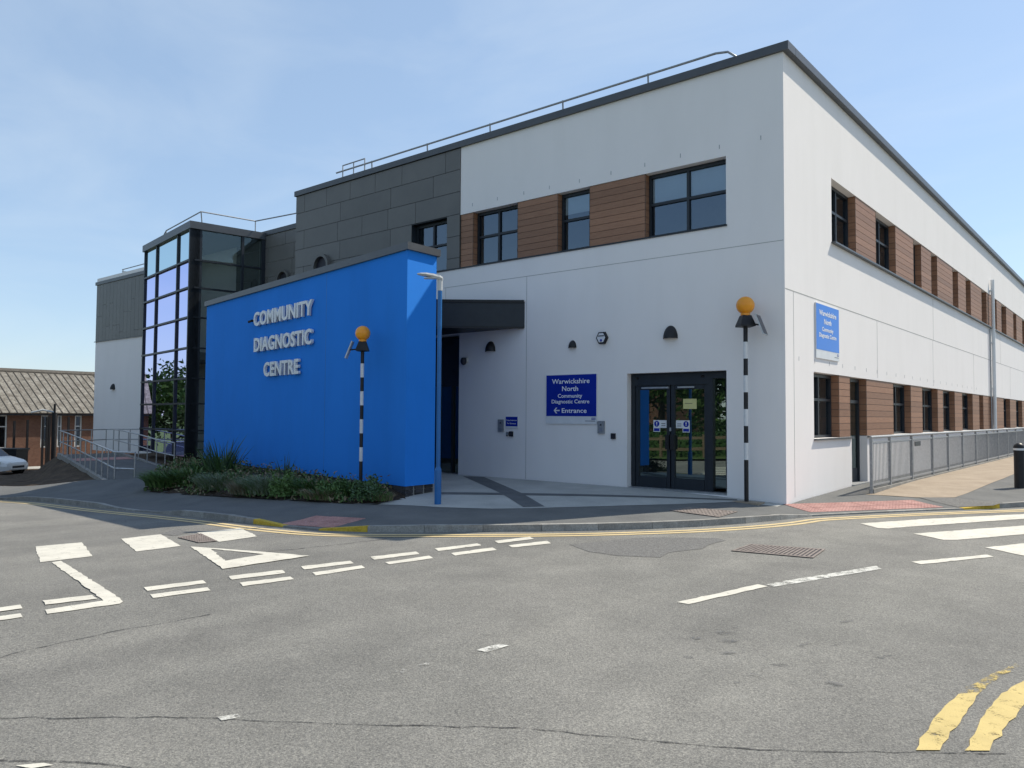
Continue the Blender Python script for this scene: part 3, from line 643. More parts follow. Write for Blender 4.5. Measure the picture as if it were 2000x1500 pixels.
FC = frame((-6.62, -.005, 0), dcx, dn_); MB().box(FC, .02, 4.9, -.02, .03, 4.55, 4.62).build('canopy_trim', 'black_metal', can); MB().box(FC, .02, 4.9, -.02, .02, 3.9, 3.95).build('canopy_trim', 'black_metal', can)
# grey rainscreen panels
def clad(fr, u0, u1, rows, holes=(), lens=(1.2, 1.8, 2.4), n1=.022):
    for k in range(len(rows) - 1):
        z0, z1 = rows[k], rows[k + 1]; u = u0; first = True
        segs = [(u0, u1)]
        for h in holes:
            if h[2] < (z0 + z1) / 2 < h[3]: segs = [(u0, h[0]), (h[1], u1)]
        for a, b in segs:
            u = a; first = True
            while u < b - .01:
                L = random.choice(lens) * (random.choice((.4, .7, 1)) if first else 1); first = False; e = min(b, u + L)
                if b - e < .35: e = b
                MB().box(fr, u + .007, e - .007, .001, n1, z0 + .007, z1 - .007).build('cladding_panel', 'grey_clad', bld); u = e
rows = [4.77, 5.38, 5.715, 6.0, 6.6, 7.2, 7.82, 8.43, 9.02]
clad(FL, -16.55, -8.9, rows[2:], [W0]); clad(FL, -16.55, -12.8, rows[:3])
for k in range(2, 8): pass
wb = wall(FB, -38.65, -16.6, -.3, 9.0, []); wb.build('recessed_wall', 'white_render', bld, recalc=False)
MB().box(FB, -38.6, -16.6, -9, -.02, 8.4, 8.55).build('flat_roof', 'coping_metal', bld); MB().box(FB, -38.64, -38.55, -9, -.3, -.3, 8.5).build('flank_wall', 'white_render', bld)
clad(FB, -24.5, -16.6, [4.2, 4.81, 5.42, 6.02, 6.63, 7.24, 7.85, 8.46, 8.98], n1=.03)
coping(FB, -30, -16.58, 8.99, 9.18, b0=-.4)
u = -38.6
while u < -28.4:
    w_ = .42; z = 5.57
    zs = [5.57, random.choice((5.9, 6.3, 6.9, 7.5)), 8.62]
    for a, b in zip(zs, zs[1:]): MB().box(FB, u + .006, u + w_ - .006, .002, .032, a + .006, b - .006).build('cladding_panel', 'grey_clad', bld)
    u += w_
coping(FB, -38.72, -28, 8.63, 8.80, b0=-.4); MB().box(FB, -38.72, -28, 0, .06, 5.53, 5.565).build('cladding_trim', 'coping_metal', bld)
for x, y, y0 in ((632, 522, 0.), (557, 548, 2.5)):
    p = pY(x, y, y0); fr = FL if y0 == 0 else FB; vb = MB(); ro, ri = .42, .33
    for k in range(24):
        a0, a1 = 2 * math.pi * k / 24, 2 * math.pi * (k + 1) / 24
        q = lambda r, a, n__: fr(p[0] + r * math.cos(a), n__, p[2] + r * math.sin(a))
        vb.hexa([q(ri, a0, .02), q(ro, a0, .02), q(ro, a1, .02), q(ri, a1, .02), q(ri, a0, .16), q(ro, a0, .16), q(ro, a1, .16), q(ri, a1, .16)])
    v = vb.build('round_vent', 'grey_clad', bld); MB().poly([fr(p[0] + ri * math.cos(2 * math.pi * k / 24), .045, p[2] + ri * math.sin(2 * math.pi * k / 24)) for k in range(24)]).build('vent_opening', 'ink', v)
# glazed stair tower, turned 9 degrees to the front wall
a9 = rad(9); Wd = Vector((-math.cos(a9), math.sin(a9), 0)); Nd = Vector((-math.sin(a9), -math.cos(a9), 0))
TQ = Vector((-22.78, -.43, 0)); FT = frame(TQ, Wd, Nd); FS = frame(TQ, -Nd, -Wd)      # front face, right-hand face
tower = MB(); TW, TD = 5.96, 2.95
tower.box(FT, -.08, TW + .08, -TD, .1, 8.82, 9.1); tower = tower.build('stair_tower', 'coping_metal', bld)
tz = [.05, 1.04, 2.08, 3.05, 4.22, 5.40, 6.55, 7.62, 8.82]
tu = [0.12] + sorted([(Vector(on_plane(x, 500, TQ, Nd)) - TQ).dot(Wd) for x in (347.7, 307)]) + [TW - .06]
for z in tz[1:-1]: MB().box(FT, 0, TW, -.1, .06, z - .035, z + .035).build('transom', 'dark_metal', tower); MB().box(FS, .121, TD, -.1, .05, z - .03, z + .03).build('transom', 'dark_metal', tower)
for k, uu in enumerate(tu): MB().box(FT, uu - .04, uu + .04, -.1, .045, .05, 8.82).build('mullion', 'dark_metal', tower)
MB().box(FT, -.02, .02, -.32, .075, .05, 8.82).build('corner_post', 'dark_metal', tower); MB().box(FS, -.06, .40, -.1, .02, .05, 8.82).build('corner_panel', 'dark_metal', tower)
us_ = [.40, (Vector(on_plane(474, 480, TQ, Wd)) - TQ).dot(-Nd), TD - .12]
for uu in us_[1:]: MB().box(FS, uu - .05, uu + .05, -.1, .04, .05, 8.82).build('mullion', 'dark_metal', tower)
MB().box(FS, TD - .12, TD + .1, -.1, .03, .05, 8.82).build('jamb', 'dark_metal', tower)
for i in range(len(tu) - 1):
    for j in range(len(tz) - 1): MB().poly([FT(tu[i], -.02, tz[j]), FT(tu[i + 1], -.02, tz[j]), FT(tu[i + 1], -.02, tz[j + 1]), FT(tu[i], -.02, tz[j + 1])]).build('pane', 'glass_green' if j == 7 else 'glass_lilac', tower, recalc=False)
for i in range(len(us_) - 1):
    for j in range(len(tz) - 1): MB().poly([FS(us_[i], -.02, tz[j]), FS(us_[i + 1], -.02, tz[j]), FS(us_[i + 1], -.02, tz[j + 1]), FS(us_[i], -.02, tz[j + 1])]).build('pane', 'glass_side', tower, recalc=False)
MB().box(FT, TW - .05, TW + .02, -TD, -.12, .05, 8.82).build('side_wall', 'dark_metal', tower)
for z in (4.2,): MB().box(FT, 1.6, TW - .1, -TD + .1, -.15, z - .3, z).build('landing', 'interior', tower)
st = MB()
for k in range(12): st.box(FT, 1.6 + k * .28, 1.9 + k * .28, -1.4, -.35, .2 + k * .33, .26 + k * .33)
st.build('stair_flight', 'interior', tower); MB().tube([FT(1.6, -.3, 1.2), FT(4.9, -.3, 5.0)], .03).build('stair_rail', 'steel', tower)
MB().box(FT, .1, TW - .1, -TD + .02, -TD + .08, .05, 8.8).build('rear_wall', 'interior', tower)

# ------------------------------------------------------------------ roof guard rails
def guard(name, pts, posts, label, h=.42, base=9.18):
    o = thing(name, (pts[0][0], pts[0][1], base), label, 'guardrail'); MB().tube(pts, .026, 8).build('top_rail', 'galvanised', o, True)
    for x, y, dx, dy in posts: MB().tube([(x, y, base + h + .03), (x + dx, y + dy, base - .02)], .022, 8).build('post', 'galvanised', o, True)
    return o
gp = [pY(px, 200, .35)[0] for px in (1390 / 2.222 + 640, 1020 / 2.222 + 640, 705 / 2.222 + 640, 434 / 2.222 + 640, 195 / 2.222 + 640)]
xe = pY(1441, 100, .35)[0]; xs_ = pY(657, 340, .35)[0]
guard('roof_guardrail', [(xe, .35, 9.19), (xe - .05, .35, 9.4), (xe - .22, .35, 9.55), (xe - .5, .35, 9.6), (-8, .35, 9.6), (xs_, .35, 9.6)], [(x, .35, .0, .03) for x in gp], 'long tubular guard rail above the flat roof of the main white block')
la = thing('roof_ladder', (xs_ + .9, .3, 9.19), 'small tubular ladder hoop beside the end of the long roof rail', 'ladder')
MB().tube([(xs_ + .4, .3, 9.2), (xs_ + .4, .3, 9.75), (xs_ + 1.5, .3, 9.75), (xs_ + 1.5, .3, 9.2)], .022).build('hoop', 'galvanised', la); MB().tube([(xs_ + .95, .3, 9.2), (xs_ + .95, .3, 9.75)], .018).build('post', 'galvanised', la)
t1, t2, t3, t4 = FT(4.6, -.45, 9.62), FT(.35, -.45, 9.62), FT(.35, -TD + .3, 9.62), Vector((-17.0, 3.1, 9.66))
tgr = thing('tower_guardrail', t2 - Vector((0, 0, .5)), 'angled tubular guard rail above the glazed stair tower', 'guardrail')
MB().tube([FT(5.2, -.45, 9.35), t1, t2, t3, t4], .026).build('top_rail', 'galvanised', tgr, True)
MB().tube([FT(.45, -.5, 9.2), FT(.45, -TD + .4, 9.2)], .024).build('lower_rail', 'galvanised', tgr, True)
for p, q in ((t2, FT(.6, -.6, 9.09)), (t3, t3 - Vector((0, 0, .53))), (t1, t1 - Vector((0, 0, .53)))): MB().tube([p, q], .022).build('post', 'galvanised', tgr, True)
lgr = thing('block_guardrail', (-36, 2.8, 8.8), 'short tubular guard rail above the grey and white end block', 'guardrail')
MB().tube([(-36.3, 2.8, 9.28), (-29, 2.8, 9.3)], .026).build('top_rail', 'galvanised', lgr); MB().tube([(-36.3, 2.8, 9.18), (-33.8, 2.8, 8.85)], .02).build('stay', 'galvanised', lgr)
for x in (-36.2, -32.6): MB().tube([(x, 2.8, 9.3), (x - .1, 2.8, 8.78)], .024).build('post', 'galvanised', lgr)

# ------------------------------------------------------------------ blue feature wall
BA = Vector((-5.96, -4.59, 0)); FW = frame(BA, Wd, Nd); BL = 11.27; BACK = Vector((-6.0, -3.73, 0))
bw = thing('feature_wall', (-11.5, -3.5, 0), 'tall bright blue rendered feature wall carrying raised lettering beside the entrance', 'wall')
q0 = [BA, FW(BL, 0, 0), FW(BL, -.85, 0), BACK]
def prism(poly, z0, z1):
    mb = MB(); mb.poly([(p[0], p[1], z0) for p in poly][::-1]); mb.poly([(p[0], p[1], z1) for p in poly])
    for i in range(len(poly)): a, b = poly[i], poly[(i + 1) % len(poly)]; mb.poly([(a[0], a[1], z0), (b[0], b[1], z0), (b[0], b[1], z1), (a[0], a[1], z1)])
    return mb
prism(q0, .27, 5.04).build('rendered_body', 'blue_render', bw)
ins = [BA + Vector((-.05, .05, 0)), FW(BL - .05, -.05, 0), FW(BL - .05, -.8, 0), BACK + Vector((-.05, -.05, 0))]
prism(ins, -.9, .27).build('plinth_core', 'mortar', bw)
out = [BA + Vector((.07, -.06, 0)), FW(BL + .06, .06, 0), FW(BL + .06, -.92, 0), BACK + Vector((.07, .05, 0))]
prism(out, 5.04, 5.19).build('coping', 'coping_metal', bw)
bk = MB().box(XYZ, -.1075, .1075, 0, .09, 0, .065).mesh('brick'); bk.materials.append(M['brick_dark'])
for k in range(7):
    z = .195 - .075 * k
    for i in range(29 if k < 5 else 14):
        p = FW(.11 + i * .225 + (.1125 if k % 2 else 0), -.018, z); b_ = place('brick', bk, p, bw); b_.rotation_euler.z = math.atan2(Wd.y, Wd.x) + math.pi
    if k < 4:
        for i in range(3):
            p = BA.lerp(BACK, (.14 + i * .29) / .86) + Vector((-.018, 0, z)); b_ = place('brick', bk, p, bw); b_.rotation_euler.z = rad(90)
for b_ in bw.children:
    if b_.name.startswith('brick'): pass
MB().box(FW, 3.42, 3.428, -.003, .002, .3, 5.03).build('movement_joint', 'pole_blue', bw)
def text_mesh(s, bold=.0, ext=.0, sx=1.):
    cu = bpy.data.curves.new('t', 'FONT'); cu.body = s; cu.size = 1; cu.offset = bold; cu.extrude = ext; cu.resolution_u = 3
    ob = bpy.data.objects.new('t', cu); COL.objects.link(ob); bpy.context.view_layer.update()
    me = bpy.data.meshes.new_from_object(ob.evaluated_get(bpy.context.evaluated_depsgraph_get())); bpy.data.objects.remove(ob); bpy.data.curves.remove(cu)
    return me
def ext_of(me):
    a = np.array([v.co[:] for v in me.vertices]); return a.min(0), a.max(0)
def text_on(name, s, fr, u0, u1, zb, cap, mat, parent, n0=.004, bold=.012, rev=1, thick=0):
    """text filling u0..u1 (viewer's left to right) on frame fr, baseline zb, cap height"""
    me = text_mesh(s, bold, 0 if not thick else .5); lo, hi = ext_of(me); cmax = ext_of(text_mesh('H', bold))[1][1]
    o = fr((u0 + u1) / 2, n0, zb)
    for v in me.vertices:
        a = u0 + (v.co.x - lo[0]) / (hi[0] - lo[0]) * (u1 - u0); z = zb + v.co.y / cmax * cap; d = n0 + ((v.co.z + .5) * thick if thick else 0)
        v.co = fr(a, d, z) - o
    me.materials.append(M[mat]); return place(name, me, o, parent)
lt = thing('wall_lettering', FW(4.5, .05, 2.9), 'raised pale grey COMMUNITY DIAGNOSTIC CENTRE letters on the blue wall', 'lettering')
for line, (xa, ya, xb, yb), capp in (('COMMUNITY', (501, 637, 615.5, 614), .36), ('DIAGNOSTIC', (501.5, 687, 614.5, 671), .36), ('CENTRE', (520.5, 735, 589, 729), .36)):
    ua = (Vector(on_plane(xa, ya, BA, Nd)) - BA).dot(Wd); ub = (Vector(on_plane(xb, yb, BA, Nd)) - BA).dot(Wd)
    za = on_plane(xa, ya, BA, Nd)[2]; zb_ = on_plane(xb, yb, BA, Nd)[2]; z = (za + zb_) / 2
    full = ext_of(text_mesh(line, .02)); tot = full[1][0] - full[0][0]
    for i, ch in enumerate(line):
        pr = ext_of(text_mesh(line[:i + 1], .02)); w_ = ext_of(text_mesh(ch, .02)); w_ = w_[1][0] - w_[0][0]
        e1 = (pr[1][0] - full[0][0]) / tot; e0 = e1 - w_ / tot
        text_on('letter', ch, FW, ua + (ub - ua) * e0, ua + (ub - ua) * e1, z, capp, 'letter_grey', lt, .03, .028, thick=.06)
cc = thing('wall_camera', FW(6.52, .1, 3.7), 'tiny dark camera on the blue wall beside the first raised letter', 'camera'); uc = (Vector(on_plane(498, 627, BA, Nd)) - BA).dot(Wd); zc = on_plane(498, 627, BA, Nd)[2]
MB().box(FW, uc - .03, uc + .04, .002, .09, zc - .03, zc + .03).build('bracket', 'black_metal', cc); MB().tube([FW(uc, .09, zc), FW(uc + .1, .14, zc - .03)], .035).build('camera_body', 'black_metal', cc)

# ------------------------------------------------------------------ signs and wall fittings
def sign(name, fr, u0, u1, z0, z1, strip_h, lines, label, mat, bold=.009):
    o = thing(name, fr((u0 + u1) / 2, .03, z0), label, 'sign'); MB().box(fr, u0, u1, .004, .028, z0, z1).build('backing', 'sign_white', o)
    e = .012; MB().box(fr, u0 + e, u1 - e, .028, .031, z0 + strip_h, z1 - e).build('face', mat, o)
    for s, a, b, zb, cap in lines: text_on('lettering', s, fr, u0 + (u1 - u0) * a, u0 + (u1 - u0) * b, z0 + (z1 - z0) * zb, (z1 - z0) * cap, 'sign_text', o, .0335, bold)
    lx = u0 + (u1 - u0) * .9; zz = z0 + strip_h * .58
    MB().box(fr, lx, lx + (u1 - u0) * .075, .0285, .0305, zz, zz + strip_h * .26).build('logo', 'sign_blue', o); text_on('logo_text', 'NHS', fr, lx + .008, lx + (u1 - u0) * .075 - .008, zz + .012, strip_h * .17, 'sign_white', o, .0315, .02)
    MB().box(fr, u0 + (u1 - u0) * .78, u1 - (u1 - u0) * .03, .0285, .03, zz - strip_h * .22, zz - strip_h * .12).build('small_print', 'galvanised', o)
    return o
Wl = [('Warwickshire', .125, .865, .815, .095), ('North', .33, .645, .665, .095), ('Community', .245, .725, .53, .075), ('Diagnostic Centre', .12, .86, .415, .075)]
sg = sign('entrance_sign', FL, -5.91, -4.42, 1.51, 2.70, .185, Wl + [('Entrance', .325, .81, .225, .09)], 'square blue sign with an Entrance arrow on the white wall beside the doors', 'sign_blue')
ax, az_ = -5.91 + 1.49 * .22, 1.51 + 1.19 * .27
ar = MB(); ar.box(FL, ax - .06, ax + .09, .0315, .034, az_ - .014, az_ + .014)
for sgn in (1, -1): ar.hexa([FL(ax - .085, .0312, az_), FL(ax - .045, .0312, az_), FL(ax + .02, .0312, az_ + sgn * .07), FL(ax - .02, .0312, az_ + sgn * .07), FL(ax - .085, .0345, az_), FL(ax - .045, .0345, az_), FL(ax + .02, .0345, az_ + sgn * .07), FL(ax - .02, .0345, az_ + sgn * .07)])
ar.build('arrow', 'sign_white', sg)
FRr = frame((0, 0, 0), (0, 1, 0), (1, 0, 0))
sign('side_sign', FR, 1.72, 3.27, 2.985, 4.18, .19, [(s, a, b, z - .02, c) for s, a, b, z, c in Wl], 'glossy sky blue name sign high on the side wall above the corner window', 'sign_blue_light', .022)
ds = thing('intercom_sign', FL(-7.0, .02, 1.39), 'small dark blue notice beside the steel intercom under the canopy', 'sign'); MB().box(FL, -7.22, -6.81, .003, .018, 1.38, 1.68).build('backing', 'sign_white', ds); MB().box(FL, -7.21, -6.82, .018, .021, 1.43, 1.67).build('face', 'sign_blue', ds)
text_on('lettering', 'Press Intercom', FL, -7.19, -6.84, 1.565, .035, 'sign_white', ds, .023, .02); text_on('lettering', 'For Entrance', FL, -7.16, -6.87, 1.485, .035, 'sign_white', ds, .023, .02)
def panel(name, u0, u1, z0, z1, label, cat, mat='galvanised'):
    o = thing(name, FL((u0 + u1) / 2, .02, z0), label, cat); MB().box(FL, u0, u1, .002, .045, z0, z1).build('casing', mat, o)
    if mat == 'galvanised': MB().lathe(FL((u0 + u1) / 2, .045, z1 - .09), [(.0, .02), (.02, .012), (.022, -.012), (0, -.02)], 8).build('camera_lens', 'ink', o); MB().box(FL, u0 + .04, u1 - .04, .045, .05, z0 + .05, z0 + .12).build('call_button', 'steel', o)
    else: MB().box(FL, u0 + .012, u1 - .012, .045, .049, z0 + .02, z1 - .02).build('reader_face', 'ink', o)
    return o
panel('intercom', -7.46, -7.28, 1.29, 1.60, 'steel intercom panel under the canopy left of the small blue notice', 'intercom'); panel('intercom', -4.39, -4.21, 1.30, 1.59, 'steel intercom panel beside the lower corner of the Entrance sign', 'intercom')
panel('card_reader', -4.03, -3.92, 1.18, 1.31, 'small black card reader on the white wall beside the front doors', 'card reader', 'black_metal'); panel('card_reader', -7.08, -6.97, 1.17, 1.30, 'small black card reader below the small blue notice', 'card reader', 'black_metal')
panel('push_button', -7.18, -7.11, 1.19, 1.28, 'tiny grey exit switch beside the card reader under the canopy', 'switch')
def wall_light(fr, u, z, w, label):
    o = thing('wall_light', fr(u, 0, z), label, 'wall light', 'dome lights on the white walls'); mb = MB(); n1, n2 = 12, 6; w2 = w / 2; pts = []
    for j in range(n2 + 1):
        b = (math.pi / 2) * j / n2
        for i in range(n1 + 1):
            a = math.pi * i / n1; r = w2 * math.cos(b); pts.append(fr(u + r * math.cos(a), .004 + r * math.sin(a) * .95, z + w * .85 * math.sin(b)))
    i0 = len(mb.v); mb.v += [tuple(p) for p in pts]
    for j in range(n2):
        for i in range(n1): a = i0 + j * (n1 + 1) + i; mb.f.append((a, a + 1, a + n1 + 2, a + n1 + 1))
    mb.build('hood', 'black_metal', o, True)
    MB().poly([fr(u + w2 * .88 * math.cos(math.pi * i / n1), .008 + w2 * .85 * math.sin(math.pi * i / n1), z + .012) for i in range(n1 + 1)]).build('diffuser', 'lens', o)
wall_light(FL, -2.51, 3.40, .34, 'dark dome wall light directly above the front glass doors'); wall_light(FL, -5.13, 3.33, .22, 'small dark dome wall light above the blue Entrance sign')
wall_light(FL, -7.75, 3.37, .32, 'dark dome wall light on the white wall under the canopy'); pl = pY(222, 757, 2.5); wall_light(FB, pl[0], pl[2] - .1, .36, 'dark dome wall light on the white end block by the ramp')
al = thing('alarm_box', FL(-4.27, .05, 3.38), 'white hexagonal alarm bell box with black rim on the white wall', 'alarm box')
hexr = lambda r, n0: [FL(-4.27 + r * math.cos(rad(60 * k)), n0, 3.52 + r * math.sin(rad(60 * k)) * 1.05) for k in range(6)]
am = MB(); h0, h1 = hexr(.155, .004), hexr(.145, .08); am.poly(h1); [am.poly([h0[i], h0[(i + 1) % 6], h1[(i + 1) % 6], h1[i]]) for i in range(6)]; am.build('casing', 'black_metal', al)
MB().poly(hexr(.115, .084)).build('face', 'sign_white', al); MB().lathe(FL(-4.27, .082, 3.46), [(.0, .03), (.025, .02), (.03, 0), (.02, -.025), (0, -.03)], 10).build('strobe', 'sign_blue', al); MB().box(FL, -4.35, -4.19, .0845, .087, 3.55, 3.575).build('print', 'ink', al)
cd = thing('dome_camera', FL(-8.35, .1, 3.1), 'small white bodied security camera under the canopy', 'camera'); pc = pY(912, 703, 0)
MB().box(FL, pc[0] - .05, pc[0] + .05, .003, .06, pc[2] - .06, pc[2] + .06).build('bracket', 'lamp_grey', cd); MB().lathe(FL(pc[0], .13, pc[2] - .04), [(.0, .1), (.06, .09), (.085, .03), (.085, -.02), (.06, -.08), (0, -.11)], 12).build('dome', 'ink', cd, True)
# notices on the door glass
nt_ = thing('door_notice', FL(-2.05, -.22, 1.9), 'pale yellow paper notice taped to the glass door', 'notice'); MB().box(FL, -2.34, -2.02, -.233, -.231, 1.87, 2.09).build('sheet', 'paper_yellow', nt_); MB().box(FL, -2.30, -2.12, -.2308, -.2302, 1.985, 1.995).build('print', 'ink', nt_)
for sx, lab in ((-1, 'white door sticker with blue warning disc on the hinge side of the left leaf'), (1, 'white door sticker with blue warning disc on the leaf with the yellow paper notice')):
    cx = -2.63 + sx * .36; o = thing('door_sticker', FL(cx, -.23, 1.38), lab.replace(' on the hinge side of the left leaf', ' on the leaf without the yellow paper'), 'sticker')
    MB().box(FL, cx - .085, cx + .085, -.233, -.231, 1.36, 1.62).build('sheet', 'sign_white', o); a, b = sorted((cx - sx * .085, cx - sx * .245)); MB().box(FL, a, b, -.2335, -.2315, 1.45, 1.62).build('text_sheet', 'sign_white', o)
    MB().poly([FL(cx + .066 * math.cos(2 * math.pi * k / 20), -.2295, 1.54 + .066 * math.sin(2 * math.pi * k / 20)) for k in range(20)]).build('disc', 'sign_blue', o); text_on('symbol', '!', FL, cx - .014, cx + .014, 1.505, .075, 'sign_white', o, -.2285, .02)
    MB().box(FL, cx - .07, cx + .07, -.2305, -.2295, 1.375, 1.44).build('strip', 'sign_blue', o)
    for k in range(2): MB().box(FL, a + .03, b - .03, -.2312, -.2305, 1.535 - .045 * k, 1.55 - .045 * k).build('print', 'ink', o)
# downpipe
dp = thing('downpipe', (.1, 24.3, .1), 'white downpipe running down the long side wall between timber panels', 'pipe'); MB().tube([(.11, 24.35, 7.8), (.11, 24.35, .1)], .075, 12).build('pipe', 'white_plastic', dp, True); MB().tube([(.06, 23.85, 5.6), (.06, 23.85, 1.2)], .03, 8).build('conduit', 'galvanised', dp, True)
for z in (7.3, 5.0, 3.0, 1.2): MB().box(FR, 24.25, 24.45, .002, .12, z, z + .06).build('bracket', 'white_plastic', dp)

# ================================================================== STREET FURNITURE
def beacon(base, s, yaw, label):
    bx, by, bz = base; o = thing('belisha_beacon', base, label, 'beacon', 'flashing beacons beside the crossings'); c = lambda z: (bx, by, bz + z * s)
    z = 0
    for k, h in enumerate((.80, .32, .32, .32, .32, .32, .32, .32, .29)):
        MB().tube([c(z - (.3 if k == 0 else 0)), c(z + h)], .041 * s, 14).build('pole_band', 'black_metal' if k % 2 == 0 else 'pole_white', o, True); z += h
    MB().lathe(c(z), [(0, -.02 * s), (.05 * s, -.02 * s), (.205 * s, .0 * s), (.205 * s, .03 * s), (.125 * s, .20 * s), (.115 * s, .215 * s), (0, .22 * s)], 4).build('base_housing', 'black_metal', o).rotation_euler.z = 0
    MB().lathe(c(z + .212), [(0, 0), (.085 * s, 0), (.09 * s, .035 * s)] + [(.172 * s * math.sin(rad(a)), (.195 - .172 * math.cos(rad(a))) * s) for a in range(30, 181, 10)], 28).build('globe', 'amber', o, True)
    dx, dy = math.cos(yaw), math.sin(yaw); tdir = Vector((dx, dy, 0)); sdir = Vector((-dy, dx, 0)); pc_ = Vector(c(z + .02)) + tdir * .30 * s
    upv = (Vector((0, 0, 1)) * .93 - tdir * .36).normalized(); nv = upv.cross(sdir).normalized()
    def pp(a, b, d): return pc_ + sdir * a * s + upv * b * s + nv * d * s
    def pbox(a0, a1, b0, b1, d0, d1): return MB().hexa([pp(a0, b0, d0), pp(a1, b0, d0), pp(a1, b1, d0), pp(a0, b1, d0), pp(a0, b0, d1), pp(a1, b0, d1), pp(a1, b1, d1), pp(a0, b1, d1)])
    pbox(-.14, .14, -.21, .21, -.012, .012).build('panel_frame', 'lamp_grey', o); sgn = 1 if nv.dot(tdir) > 0 else -1
    pbox(-.125, .125, -.195, .195, sgn * .0125, sgn * .016).build('solar_cell', 'solar', o)
    MB().tube([Vector(c(z + .05)) + tdir * .05 * s, pc_], .016 * s, 8).build('panel_arm', 'black_metal', o)
bR = tg(1458, 981, P); beacon((bR[0], bR[1], P(*bR)), 1.045, rad(6), 'tall striped beacon standing before the glass doors at the building corner')
bLx, bLy = -6.99, -4.87; beacon((bLx, bLy, P(bLx, bLy)), 0.9, rad(222), 'striped beacon standing in the planting in front of the blue wall')
ty_ = tg(1454, 980.5, P); MB().box(XYZ, ty_[0] - .35, ty_[0] + .35, ty_[1] - .16, ty_[1] + .16, P(*ty_) - .05, P(*ty_) + .012).build('base_slab', 'tan_path', pavement)
lx_, ly_ = tg(855, 985, P); lz = P(lx_, ly_)
lamp = thing('street_lamp', (lx_, ly_, lz), 'blue painted lamp column with pale flat lamp head beside the entrance paving', 'street lamp')
MB().lathe((lx_, ly_, lz), [(0, -.1), (.064, -.1), (.064, .62), (.06, .66), (.045, .68), (.043, .7)], 16).build('base_section', 'pole_blue', lamp, True)
MB().tube([(lx_, ly_, lz + .7), (lx_, ly_, lz + 4.08)], .041, 14).build('column', 'pole_blue', lamp, True); MB().tube([(lx_, ly_, lz + 4.02), (lx_, ly_, lz + 4.28)], .047, 14).build('spigot', 'lamp_grey', lamp, True)
ldir = Vector((-.77, -.64, 0)); lsd = Vector((.64, -.77, 0)); lo_ = Vector((lx_, ly_, lz + 4.26)); hd = MB(); prof = [(-.05, .05, -.04, .02), (.0, .075, -.03, .05), (.12, .10, 0, .075), (.25, .115, .03, .09), (.36, .10, .05, .09), (.43, .05, .066, .085)]
rings = []
for a, w_, b0, b1 in prof:
    rings.append([lo_ + ldir * a + lsd * w_ * sx + Vector((0, 0, zz)) for sx, zz in ((-1, (b0 + b1) / 2), (-.7, b0), (.7, b0), (1, (b0 + b1) / 2), (.75, b1), (-.75, b1))])
for ra, rb in zip(rings, rings[1:]):
    for i in range(6): hd.poly([ra[i], ra[(i + 1) % 6], rb[(i + 1) % 6], rb[i]])
hd.poly(rings[0]); hd.poly(rings[-1]); hd.build('lamp_head', 'lamp_grey', lamp)
MB().hexa([lo_ + ldir * a + lsd * w_ + Vector((0, 0, z)) for z in (-.012, .001) for a, w_ in ((.06, -.06), (.3, -.07), (.3, .07), (.06, .07))]).build('lens', 'lens', lamp)
# galvanised pedestrian guard rail along the side wall
gx = .76; posts = [y_at(px, gx, .6) for px in (1702, 1738, 1780.7, 1821, 1851.7, 1880, 1906, 1928, 1949)]
while posts[-1] < 40: posts.append(posts[-1] + (posts[-1] - posts[-2]) * 1.0 if len(posts) < 12 else posts[-1] + 2.2)
gr = thing('pedestrian_guardrail', (gx, posts[0], .1), 'long galvanised railing of upright bars along the buff footpath', 'railing')
pz = lambda y: P(gx, y)
bar_me = MB().tube([(0, 0, .17), (0, 0, 1.08)], .0085, 6).mesh('bar'); bar_me.materials.append(M['galvanised'])
for k, y in enumerate(posts): MB().box(XYZ, gx - .03, gx + .03, y - .03, y + .03, pz(y) - .05, 1.25).build('post', 'galvanised', gr)
nbar = 0
for k in range(len(posts) - 1):
    y0, y1 = posts[k] + .03, posts[k + 1] - .03; pn = MB(); pn.box(XYZ, gx - .016, gx + .016, y0, y1, 1.14, 1.175); pn.box(XYZ, gx - .016, gx + .016, y0, y1, .20, .24); pn = pn.build('panel', 'galvanised', gr)
    n_ = int((y1 - y0) / .11)
    for i in range(n_):
        if nbar >= 290: break
        nbar += 1; place('bar', bar_me, (gx, y0 + (i + .5) * (y1 - y0) / n_, .07), pn)
MB().tube([(gx, posts[0] - .03, 1.275), (gx, posts[-1], 1.275)], .028, 8).build('top_rail', 'galvanised', gr, True); MB().box(XYZ, gx - .05, gx + .05, posts[0], posts[-1], .05, .14).build('base_beam', 'kerb_stone', gr)
MB().box(XYZ, gx + .02, gx + .03, posts[2] + .25, posts[2] + .85, .98, 1.10).build('small_plate', 'dark_metal', gr)
bo = tg(1992, 953, P); bz_ = P(*bo); bl_ = thing('bollard', (bo[0], bo[1], bz_), 'black round topped bollard with a pale band on the side pavement', 'bollard')
MB().lathe((bo[0], bo[1], bz_), [(0, -.1), (.115, -.1), (.115, .86), (.12, .86), (.12, .985), (.10, 1.03), (.05, 1.07), (0, 1.08)], 20).build('post', 'black_metal', bl_, True); MB().lathe((bo[0], bo[1], bz_ + .90), [(.1215, 0), (.1225, 0), (.1225, .05), (.1215, .05)], 20).build('band', 'pole_white', bl_)

